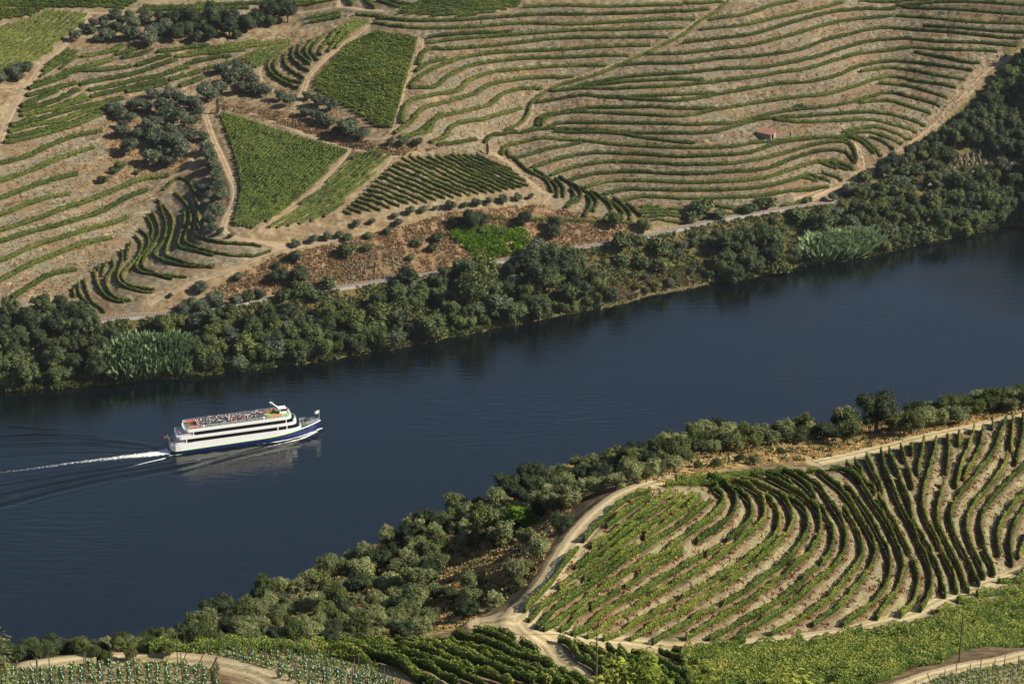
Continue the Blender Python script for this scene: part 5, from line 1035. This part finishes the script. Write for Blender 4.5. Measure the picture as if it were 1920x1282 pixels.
for x, y in sh:
    if 1150 < x < 1330 or 205 < x < 335 or 1510 < x < 1630 or rr.random() < .12: continue
    k_ = rr.choice(['shrub', 'shrub', 'yshrub', 'broad', 'willow']); dd = rr.uniform(20, 34); plant(k_, x + rr.uniform(-5, 5), y - dd * .75 - 2, dd, True, lb[k_].replace('in the riverside wood on', 'overhanging the water edge along'), gb[k_] + ' at the water edge', None, rr)
grove('yshrub', [(200,640,150),(90,700,110),(240,720,110),(470,660,120)], 3, 640, 400, True, '# yellowish riverside bush from the left at the water edge below mid bank', 'yellowish bushes at the water edge')
grove('willow', [(330,560,130),(470,640,110),(160,680,110),(720,440,190)], 3, 640, 400, True, '# tall light green willow from the left at the middle of the far bank', 'light willows of the middle far bank')
grove('yshrub', [(555,300,110),(500,320,70)], 3, 1280, 400, True, '# bright yellow-green bush from the left overhanging the water at the right', 'bright bushes overhanging the water')
print('far trees', n, len(TREES))
# cypresses
def cypress(px, py, hpx, far, label):
    x, y = hit(px, py, far); x, y = float(x[0]), float(y[0]); z = float(gf.z(x, y)); H = hpx * 1150 / FPX / math.cos(PITCH); rng = np.random.default_rng(3)
    n_ = 900; t = rng.random(n_) ** .8; a = rng.random(n_) * 6.283; r = H * .085 * np.sin(np.clip(t * 1.05 + .12, 0, 1) * math.pi) ** .6 + .05
    Cn = np.stack([np.cos(a) * r, np.sin(a) * r, .4 + t * (H - .4)], 1); v = leaf_quads(Cn, np.stack([np.cos(a), np.sin(a), t * 0 + .3], 1), .3, jit=.5)
    e = bpy.data.objects.new('cypress_tree', None); C.objects.link(e); e.location = (x, y, z); link('crown', np_mesh('crown', v, quadsF(n_), False, np.repeat(rng.random(n_) * .5, 4)), M['oak'], e)
    bm = bmesh.new(); cyl(bm, (0, 0, -.3), (0, 0, H * .9), .16, .03); bobj('trunk', bm, M['bark'], e); tag(e, label, 'cypress')
cypress(408.5, 213, 29, True, 'tall slim dark cypress at the top corner of the triangular vineyard')
cypress(914, 291, 22, True, 'small slim cypress at the top corner of the striped vineyard')
# near slope
lbn = {'nolive': 'silvery olive tree on the near wooded slope above the river', 'noak': 'dark oak among the olives on the near wooded slope', 'nwillow': 'yellow-green young tree among the olives on the near wooded slope', 'ngreen': 'upright dark green bush on the near wooded slope'}
gbn = {'nolive': 'silvery olives of the near slope', 'noak': 'dark oaks of the near slope', 'nwillow': 'young trees of the near slope', 'ngreen': 'green bushes of the near slope'}
grove('nolive', [(1110,510,125),(900,430,150),(730,430,130),(1040,450,110),(550,590,120),(740,690,130),(870,800,110),(990,640,130),(1040,600,90),(450,960,130),(645,250,130),(400,400,150),(740,780,120),(1000,700,80),(1180,260,120),(1290,240,110),(1430,150,130),(1550,130,110),(1300,170,80),(1650,100,120),(1740,70,110)], 3, 640, 855, False,
 '# larger silvery olive tree from the left lining the near slope by the road', 'larger olives lining the near slope')
grove('noak', [(700,850,140),(610,775,95),(340,970,150),(1170,150,190),(1060,110,150),(930,170,140)], 3, 640, 855, False, '# dark round oak from the left on the near slope', 'dark round oaks of the near slope')
plant('ngreen', 640 + 1235 / 3, 855 + 370 / 3, 54, False, 'dark green upright bush beside the dirt road bend on the near slope', None, 'bush', random.Random(2))
plant('nfig', 640 + 1000 / 3, 855 + 335 / 3, 70, False, 'bright yellow-green broadleaf tree among grey olives on the near slope', None, 'tree', random.Random(2))
plant('noak', 1641, 772, 84, False, 'big round dark oak on the near crest against the river', None, 'tree', random.Random(4))
hole = [(800,1040),(870,1010),(930,1020),(1000,1030),(1010,1080),(960,1120),(900,1170),(820,1190),(800,1130),(840,1090)]
n2 = scatter([(330,1180),(430,1120),(560,1085),(640,1040),(740,1005),(850,955),(960,905),(1080,880),(1060,930),(1000,960),(930,1000),(850,1050),(820,1110),(800,1180),(650,1195),(480,1192)], 125, 34, 58, ['nolive','nolive','nolive','noak','nwillow','nolive'], False, lbn, gbn, 21, .44, [hole])
n2 += scatter([(960,915),(1060,870),(1200,845),(1290,830),(1290,865),(1200,890),(1080,925),(1000,960)], 30, 28, 48, ['nolive','noak','nwillow','nolive'], False, lbn, gbn, 22, .46)
n2 += scatter([(1085,868),(1160,845),(1250,822),(1260,838),(1170,868),(1090,888)], 22, 26, 44, ['nolive','nwillow','noak','nolive'], False, lbn, gbn, 29, .42)
lbc = {'nolive': 'silvery olive bush along the grassy crest right of the middle', 'noak': 'dark oak bush along the grassy crest right of the middle', 'nwillow': 'yellow-green bushy tree along the grassy crest right of the middle', 'ngreen': 'upright green bush along the grassy crest right of the middle'}
gbc = {k_: v.replace('near slope', 'grassy crest') for k_, v in gbn.items()}
n2 += scatter([(1250,812),(1350,797),(1450,790),(1600,778),(1600,805),(1450,822),(1350,835),(1260,850)], 44, 32, 56, ['nwillow','nolive','nwillow','noak','ngreen'], False, lbc, gbc, 23, .45)
n2 += scatter([(1670,775),(1760,755),(1850,740),(1935,728),(1935,750),(1850,765),(1760,785),(1670,795)], 34, 30, 50, ['nolive','nwillow','nolive','ngreen'], False, lbc, gbc, 24, .45)
n2 += scatter([(1300,872),(1370,850),(1480,838),(1500,848),(1370,870)], 5, 18, 30, ['nolive','ngreen'], False, lbc, gbc, 25, .9)
lbl = {'noak': 'dark green tree behind the young vineyard at the bottom left', 'ngreen': 'green bush behind the young vineyard at the bottom left', 'nolive': 'olive tree behind the young vineyard at the bottom left', 'nwillow': 'yellow-green bush behind the young vineyard at the bottom left'}
gbl = {k_: v.replace('near slope', 'bottom left') for k_, v in gbn.items()}
n2 += scatter([(0,1215),(40,1205),(150,1205),(160,1222),(20,1228)], 9, 38, 58, ['noak','noak','ngreen'], False, lbl, gbl, 26, .4)
n2 += scatter([(130,1208),(330,1185),(335,1205),(140,1218)], 22, 24, 38, ['nwillow','nolive','ngreen'], False, lbl, gbl, 28, .4)
n2 += scatter([(165,1225),(200,1215),(270,1200),(330,1185),(340,1212),(270,1218),(180,1228)], 12, 24, 40, ['nwillow','nolive','ngreen'], False, lbl, gbl, 27, .5)
plant('ngreen', 380, 1190, 80, False, 'large rounded green bush at the bottom edge of the olive slope', None, 'bush', random.Random(9))
print('near trees', n2, len(TREES))
# ------------------------------------------------------------------ reeds, brambles, dry grass, weeds, rocks
def tufts(poly, n, far, size, h, mat, name, label, cat, blades=5, zj=0, holes=()):
    P = []; xs = [p[0] for p in poly]; ys = [p[1] for p in poly]; g_ = gf if far else gn
    while sum(len(p[0]) for p in P) < n:
        x = RNG.uniform(min(xs), max(xs), n); y = RNG.uniform(min(ys), max(ys), n); k_ = inpoly(x, y, poly)
        for h_ in holes: k_ &= ~inpoly(x, y, h_)
        P.append((x[k_], y[k_]))
    px = np.concatenate([p[0] for p in P])[:n]; py = np.concatenate([p[1] for p in P])[:n]; x, y = hit(px, py, far)
    keep = noise2(x, y, 3.5 if far else 1.8, 77, 3) > -.25; x, y = x[keep], y[keep]
    x = np.repeat(x, blades) + RNG.normal(0, size * .6, len(x) * blades); y = np.repeat(y, blades) + RNG.normal(0, size * .6, len(y) * blades); m_ = len(x); z = g_.z(x, y)
    ok = (g_.mask['road'].max() >= 0) & (z > .05); a = RNG.random(m_) * 6.283; w_ = size * (.25 + .3 * RNG.random(m_)); hh = h * (.5 + .8 * RNG.random(m_)); tx, ty = RNG.normal(0, .35, m_) * hh, RNG.normal(0, .35, m_) * hh
    ca, sa = np.cos(a) * w_, np.sin(a) * w_
    V = np.stack([np.stack([x - ca, y - sa, z - .05], 1), np.stack([x + ca, y + sa, z - .05], 1), np.stack([x + ca * .8 + tx, y + sa * .8 + ty, z + hh], 1), np.stack([x - ca * .8 + tx, y - sa * .8 + ty, z + hh * .8], 1)], 1)[ok].reshape(-1, 3)
    o = link(name, np_mesh(name, V, quadsF(len(V) // 4), False, np.repeat(RNG.random(len(V) // 4), 4)), M[mat]); return tag(o, label, cat, None, 'stuff')
tufts([(200,672),(245,655),(330,650),(345,672),(340,703),(220,716)], 6500, True, .55, 5.6, 'reed', 'reeds', 'tall pale green reeds at the water edge left of the middle', 'reeds', 5)
tufts([(1515,468),(1560,455),(1620,452),(1635,470),(1600,486),(1520,494)], 5500, True, .55, 5.6, 'reed', 'reeds', 'tall blue-green reeds at the water edge on the right', 'reeds', 5)
tufts([(-10,695),(25,690),(30,720),(-10,728)], 500, True, .7, 3.0, 'reed', 'reeds', 'pale reeds at the water edge by the left border', 'reeds', 5)
tufts([(845,440),(870,428),(920,430),(985,435),(990,455),(960,470),(900,482),(860,455)], 2600, True, .9, 1.6, 'fig', 'brambles', 'bright green bramble thicket above the railway', 'brambles', 5)
tufts([(640,455),(840,400),(1000,385),(1200,420),(1180,440),(1040,460),(880,490),(760,515),(640,530),(540,540),(430,560),(400,540),(520,480)], 9000, True, .55, .55, 'straw', 'dry_grass', 'dry brown grass covering the slope above the railway', 'dry grass', 4)
tufts([(400,195),(560,215),(700,270),(780,280),(900,265),(760,292),(640,275),(560,245),(420,205)], 2600, True, .5, .55, 'straw', 'dry_grass', 'dry brown grass on the bank above the triangular vineyard', 'dry grass', 4)
tufts([(-90,640)] + [(x, y + 10) for x, y in RAIL[1:-1]] + [(2010,305)] + [(x, y - 3) for x, y in SHORE[::-1]], 22000, True, .6, .9, 'broad', 'undergrowth', 'dark undergrowth below the riverside trees of the far bank', 'undergrowth', 4)
for x0, x1 in ((-40, 1140), (1335, 1990)):
    seg = [(x, np.interp(x, [q[0] for q in SHORE], [q[1] for q in SHORE])) for x in np.arange(x0, x1, 30)]
    tufts([(x, y - 7) for x, y in seg] + [(x, y + 6) for x, y in seg[::-1]], 7000, True, .6, 1.2, 'broad', 'undergrowth', 'low green growth hanging over the waterline along the %s part of the far bank' % ('left' if x0 < 0 else 'right'), 'undergrowth', 4)
tufts([(1930,100),(1830,185),(1760,250),(1700,300),(1560,370),(1700,345),(1930,305)], 4500, True, .6, .8, 'broad', 'undergrowth', 'undergrowth in the wooded gully right of the bank road', 'undergrowth', 4)
tufts([(1080,555),(1180,525),(1330,495),(1350,480),(1340,520),(1180,560),(1090,575)], 3000, True, .5, .6, 'straw', 'dry_grass', 'dry yellow grass on the open far bank beside the water', 'dry grass', 4)
gp = [(1245,905),(1200,900),(1090,900),(1080,940),(1040,1000),(1000,1090),(880,1170),(800,1190),(600,1190),(480,1180),(600,1060),(850,950),(1100,860),(1300,820),(1560,800),(1800,765),(1925,740),(1925,772),(1760,808),(1640,838),(1540,862),(1400,872),(1300,890)]
tufts(gp, 22000, False, .22, .26, 'straw_near', 'dry_grass', 'golden dry grass between the near vineyard and the trees', 'dry grass', 5)
tufts(gp, 1800, False, .32, .5, 'broad', 'undergrowth', 'green undergrowth between the trees of the near slope', 'undergrowth', 5)
vp = [(1000,1150),(1110,980),(1230,905),(1400,880),(1560,870),(1920,780),(1920,1050),(1700,1140),(1500,1190),(1260,1200)]
tufts(vp, 1500, False, .22, .25, 'weed', 'weeds', 'low red weeds scattered between the near vine rows', 'weeds', 6)
tufts(vp, 1300, False, .25, .25, 'straw_near', 'dry_grass', 'straw tufts scattered on the near terrace banks', 'dry grass', 6)
TP = [(0,450),(20,270),(60,200),(150,90),(250,60),(560,60),(640,100),(1000,15),(1920,-5),(1915,80),(1760,240),(1640,300),(1540,365),(1400,385),(1100,400),(960,330),(740,285),(720,250),(560,190),(440,200),(330,330),(120,560),(0,560)]
tufts(TP, 26000, True, .5, .35, 'straw', 'dry_grass', 'dry brown grass tufts scattered over the far terrace banks', 'dry grass', 3, holes=[[(408,205),(660,283),(437,435)],[(590,50),(790,70),(725,250),(585,170)]])
tufts(TP, 5000, True, .45, .4, 'oak', 'weeds', 'dark green weeds scattered over the far terrace banks', 'weeds', 3, holes=[[(408,205),(660,283),(437,435)],[(590,50),(790,70),(725,250),(585,170)]])
def rocks(poly, n, far, smin, smax, label, stretch=1.4):
    P = []; xs = [p[0] for p in poly]; ys = [p[1] for p in poly]; g_ = gf if far else gn; bm = bmesh.new(); rr = random.Random(n)
    while n > 0:
        x, y = rr.uniform(min(xs), max(xs)), rr.uniform(min(ys), max(ys))
        if not inpoly([x], [y], poly)[0]: continue
        n -= 1; wx_, wy_ = hit(x, y, far); z = float(g_.z(wx_, wy_)[0]); s = rr.uniform(smin, smax); vs = bmesh.ops.create_icosphere(bm, subdivisions=1, radius=1)['verts']; rot = Matrix.Rotation(rr.uniform(0, 3), 3, 'Z') @ Matrix.Rotation(rr.uniform(-.5, .5), 3, 'X')
        for v in vs: c = v.co * rr.uniform(.65, 1.2); v.co = rot @ Vector((c.x * s, c.y * s * .6, c.z * s * stretch)) + Vector((wx_[0], wy_[0], z + s * .05))
    return tag(bobj('rock_outcrop', bm, M['rock']), label, 'rock', None, 'stuff')
M['rock'] = plain_mat('schist_rock', (.14, .118, .092), .9, var=.5, vscale=1.2)
rocks([(640,495),(690,478),(770,490),(780,512),(700,520),(650,520)], 170, True, .25, .85, 'grey jagged rock outcrop above the railway in the middle of the far bank', 1.3)
rocks([(1780,300),(1850,285),(1880,300),(1860,312),(1790,322)], 60, True, .5, 1.6, 'grey rock cutting above the railway at the right edge', 1.6)
rocks([(1710,310),(1750,300),(1775,318),(1730,330)], 26, True, .4, 1.2, 'small rocky bluff above the railway left of the rock cutting', 1.6)
rocks([(180,712),(400,695),(400,700),(180,722)], 40, True, .2, .6, 'line of small stones at the water edge below the reeds', 1.0)
rocks([(1700,455),(1830,436),(1830,442),(1700,466)], 60, True, .25, .8, 'pale boulders at the water edge on the right', 1.0)
rocks([(1130,573),(1340,522),(1335,532),(1140,576)], 60, True, .2, .6, 'pale stones along the open far bank', 1.0)
# ------------------------------------------------------------------ young trellised vines with pale blue guards
def vine_protos():
    out = []
    for v in range(4):
        rng = np.random.default_rng(40 + v); n_ = 85; t = rng.random(n_); a = rng.random(n_) * 6.28; r = .12 + .42 * rng.random(n_)
        Cn = np.stack([np.cos(a) * r, np.sin(a) * r * .6, .22 + t * .36], 1); q = leaf_quads(Cn, np.stack([np.cos(a), np.sin(a), a * 0 + .7], 1), .17, jit=.5, rng=rng)
        me = np_mesh('foliage', q, quadsF(n_), False, np.repeat(rng.random(n_), 4)); me.materials.append(M['vine_far']); out.append(me)
    return out
VP = vine_protos(); bm = bmesh.new(); cyl(bm, (0, 0, -.02), (0, 0, .62), .062, .058, 8); GU = bpy.data.meshes.new('vine_guard'); bm.to_mesh(GU); bm.free(); GU.materials.append(M['tube'])
bm = bmesh.new(); cyl(bm, (0, 0, -.3), (0, 0, 1.7), .055, .05, 6); PO = bpy.data.meshes.new('trellis_post'); bm.to_mesh(PO); bm.free(); PO.materials.append(M['post'])
YV = []
def young(poly, ang, spacing, step, lab, grp):
    rr = random.Random(3)
    for L in clip_rows(poly, ang, spacing, False, step):
        d = L[-1] - L[0]; d /= np.linalg.norm(d) + 1e-9
        for i, (x, y) in enumerate(L):
            z = float(gn.z(x, y))
            if i % 5 == 0 or i == len(L) - 1:
                o = link('trellis_post', PO); o.location = (x, y, z); end = -.45 if i == 0 else (.45 if i == len(L) - 1 else 0); o.rotation_euler = (-d[1] * end, d[0] * end, 0); tag(o, 'thin dark trellis post %s' % lab, 'trellis post', 'trellis posts ' + grp)
            if rr.random() < .08: continue
            YV.append((x + rr.uniform(-.1, .1) + d[0] * step * .5, y + rr.uniform(-.1, .1) + d[1] * step * .5, rr.uniform(.7, 1.2), rr.uniform(0, 6.28), rr.randrange(4), lab, grp))
def young_build():
    YV.sort(key=lambda q: q[1]); rest = []
    for q in YV[300:]: rest.append(q)
    for x, y, s, a, v, lab, grp in YV[:300]:
        e = bpy.data.objects.new('young_vine', None); C.objects.link(e); e.location = (x, y, float(gn.z(x, y))); e.rotation_euler = (0, 0, a); e.scale = (s, s, s)
        f = bpy.data.objects.new('foliage', VP[v]); C.objects.link(f); f.parent = e; t = bpy.data.objects.new('vine_guard', GU); C.objects.link(t); t.parent = e
        tag(e, 'young vine in a pale blue guard %s' % lab, 'young vine', 'young vines ' + grp)
    for src, nm, lab in ((None, 'young_vines', 'leafy young vines farther back in the plots beside the curved dirt roads'), (GU, 'vine_guards', 'pale blue guards farther back in the plots beside the curved dirt roads')):
        Vs, Fs, Ts, off = [], [], [], 0
        for x, y, s, a, v, *_ in rest:
            me = src or VP[v]; co = np.empty(len(me.vertices) * 3, np.float32); me.vertices.foreach_get('co', co); co = co.reshape(-1, 3) * s
            ca, sa = math.cos(a), math.sin(a); co = np.stack([co[:, 0] * ca - co[:, 1] * sa + x, co[:, 0] * sa + co[:, 1] * ca + y, co[:, 2] + float(gn.z(x, y))], 1)
            f = np.array([list(p.vertices) for p in me.polygons if len(p.vertices) == 4]); Vs.append(co); Fs.append(f + off); off += len(co); Ts.append(RNG.random(len(co)))
        if Vs: tag(link(nm, np_mesh(nm, np.vstack(Vs), np.vstack(Fs), False, np.concatenate(Ts)), M['tube'] if src else M['vine_far']), lab, 'young vines', None, 'stuff')
young([(-20,1262),(20,1252),(120,1245),(240,1240),(330,1238),(393,1248),(397,1290),(-20,1292)], [(100,1262),(300,1250)], 1.45, .85, 'in the bottom left plot', 'of the bottom left plot')
young([(275,1222),(420,1216),(520,1219),(600,1230),(680,1248),(745,1290),(560,1290),(470,1250),(400,1232)], [(480,1225),(660,1280)], 1.45, .85, 'between the two curved dirt roads', 'between the two curved roads')
young([(1700,1290),(1790,1262),(1880,1244),(1935,1238),(1935,1292)], [(1750,1285),(1900,1255)], 1.45, .85, 'at the bottom right corner', 'of the bottom right plot')
young_build(); print('young', len(YV))
# ------------------------------------------------------------------ closest plants: long-leaved shoots rising into the bottom of the frame
def shoots(px, pys, D, spec, label, name='peach_tree', mat='shoot', leaf=.15):
    d = ray(px, pys); t = D / np.linalg.norm(d); x, y = float(d[0] * t), float(d[1] * t); ztop = CAMH + float(d[2]) * t; zg = float(gn.z(x, y)); rng = np.random.default_rng(int(px)); H = ztop - zg
    e = bpy.data.objects.new(name, None); C.objects.link(e); e.location = (x, y, zg); bm = bmesh.new(); cyl(bm, (0, 0, -.3), (0, 0, H * .45), .14, .09, 8); Vs = []; nn = 0
    for (dx, dz, sp) in spec:      # px offsets of each shoot tip
        sx, sz = dx * D / FPX, -dz * D / FPX; b = Vector((0, 0, H * .42)); q = Vector((sx * .8, rng.normal(0, .2), H + sz - 1.7)); tip = Vector((sx, q.y, H + sz)); cyl(bm, b, q, .06, .02, 6); cyl(bm, q, tip, .02, .006, 5)
        n_ = 95; tt = rng.random(n_); a = rng.random(n_) * 6.28; c = np.array(q)[None] + (np.array(tip) - np.array(q))[None] * tt[:, None]; L_ = leaf * (1.5 + rng.random(n_)) * (1.1 - tt * .5)
        u = np.stack([np.cos(a), np.sin(a), .35 - .9 * rng.random(n_)], 1); u /= np.linalg.norm(u, axis=1)[:, None]; sd_ = np.cross(u, [0, 0, 1.0]); sd_ /= np.linalg.norm(sd_, axis=1)[:, None]; c = c + u * (sp * rng.random(n_) * .5)[:, None]
        w_ = (L_ * .20)[:, None]; L2 = L_[:, None]; Vs.append(np.stack([c, c + u * L2 * .5 - sd_ * w_ , c + u * L2 + np.array([0, 0, -.35]) * L2, c + u * L2 * .5 + sd_ * w_], 1).reshape(-1, 3)); nn += n_
    link('foliage', np_mesh('foliage', np.vstack(Vs), quadsF(nn), False, np.repeat(.45 + .5 * rng.random(nn), 4)), M[mat], e); bobj('trunk', bm, M['bark'], e); tag(e, label, 'tree')
shoots(1213, 1205, 62, [(0, 0, .45), (14, 25, .5), (-12, 40, .5), (35, 60, .5), (-50, 62, .5), (-30, 50, .5)], 'yellow-green long-leaved shoots rising at the bottom edge near the middle')
shoots(1150, 1245, 62, [(0, 0, .4), (18, 12, .5), (-25, 20, .5), (-35, 35, .4)], 'shorter yellow-green leafy shoots beside the tallest ones at the bottom edge')
shoots(1330, 1248, 64, [(0, 0, .4), (25, 8, .45), (-20, 22, .5)], 'yellow-green leafy shoot at the bottom edge below the dense field')
shoots(1480, 1248, 64, [(0, 0, .5), (-22, 10, .5), (20, 18, .5)], 'small yellow-green leafy shoot at the bottom edge towards the right')
shoots(4, 1180, 60, [(0, 0, .4), (-14, 12, .5), (6, 50, .4), (-20, 35, .5)], 'slender grey-green leafy twigs at the left border near the bottom', 'olive_tree', 'broad', .07)
# ------------------------------------------------------------------ thin summer haze over the whole valley
m = bpy.data.materials.new('summer_haze'); m.use_nodes = True; nt = m.node_tree; nt.nodes.remove(nt.nodes['Principled BSDF'])
pv = nt.nodes.new('ShaderNodeVolumePrincipled'); pv.inputs['Color'].default_value = (.80, .88, 1, 1); pv.inputs['Density'].default_value = .000022; pv.inputs['Anisotropy'].default_value = .2
nt.links.new(pv.outputs[0], nt.nodes['Material Output'].inputs['Volume'])
bm = bmesh.new(); box(bm, (0, 800, 190), (4400, 5200, 460)); tag(bobj('haze', bm, m), 'thin pale summer haze filling the valley air', 'haze', None, 'stuff')
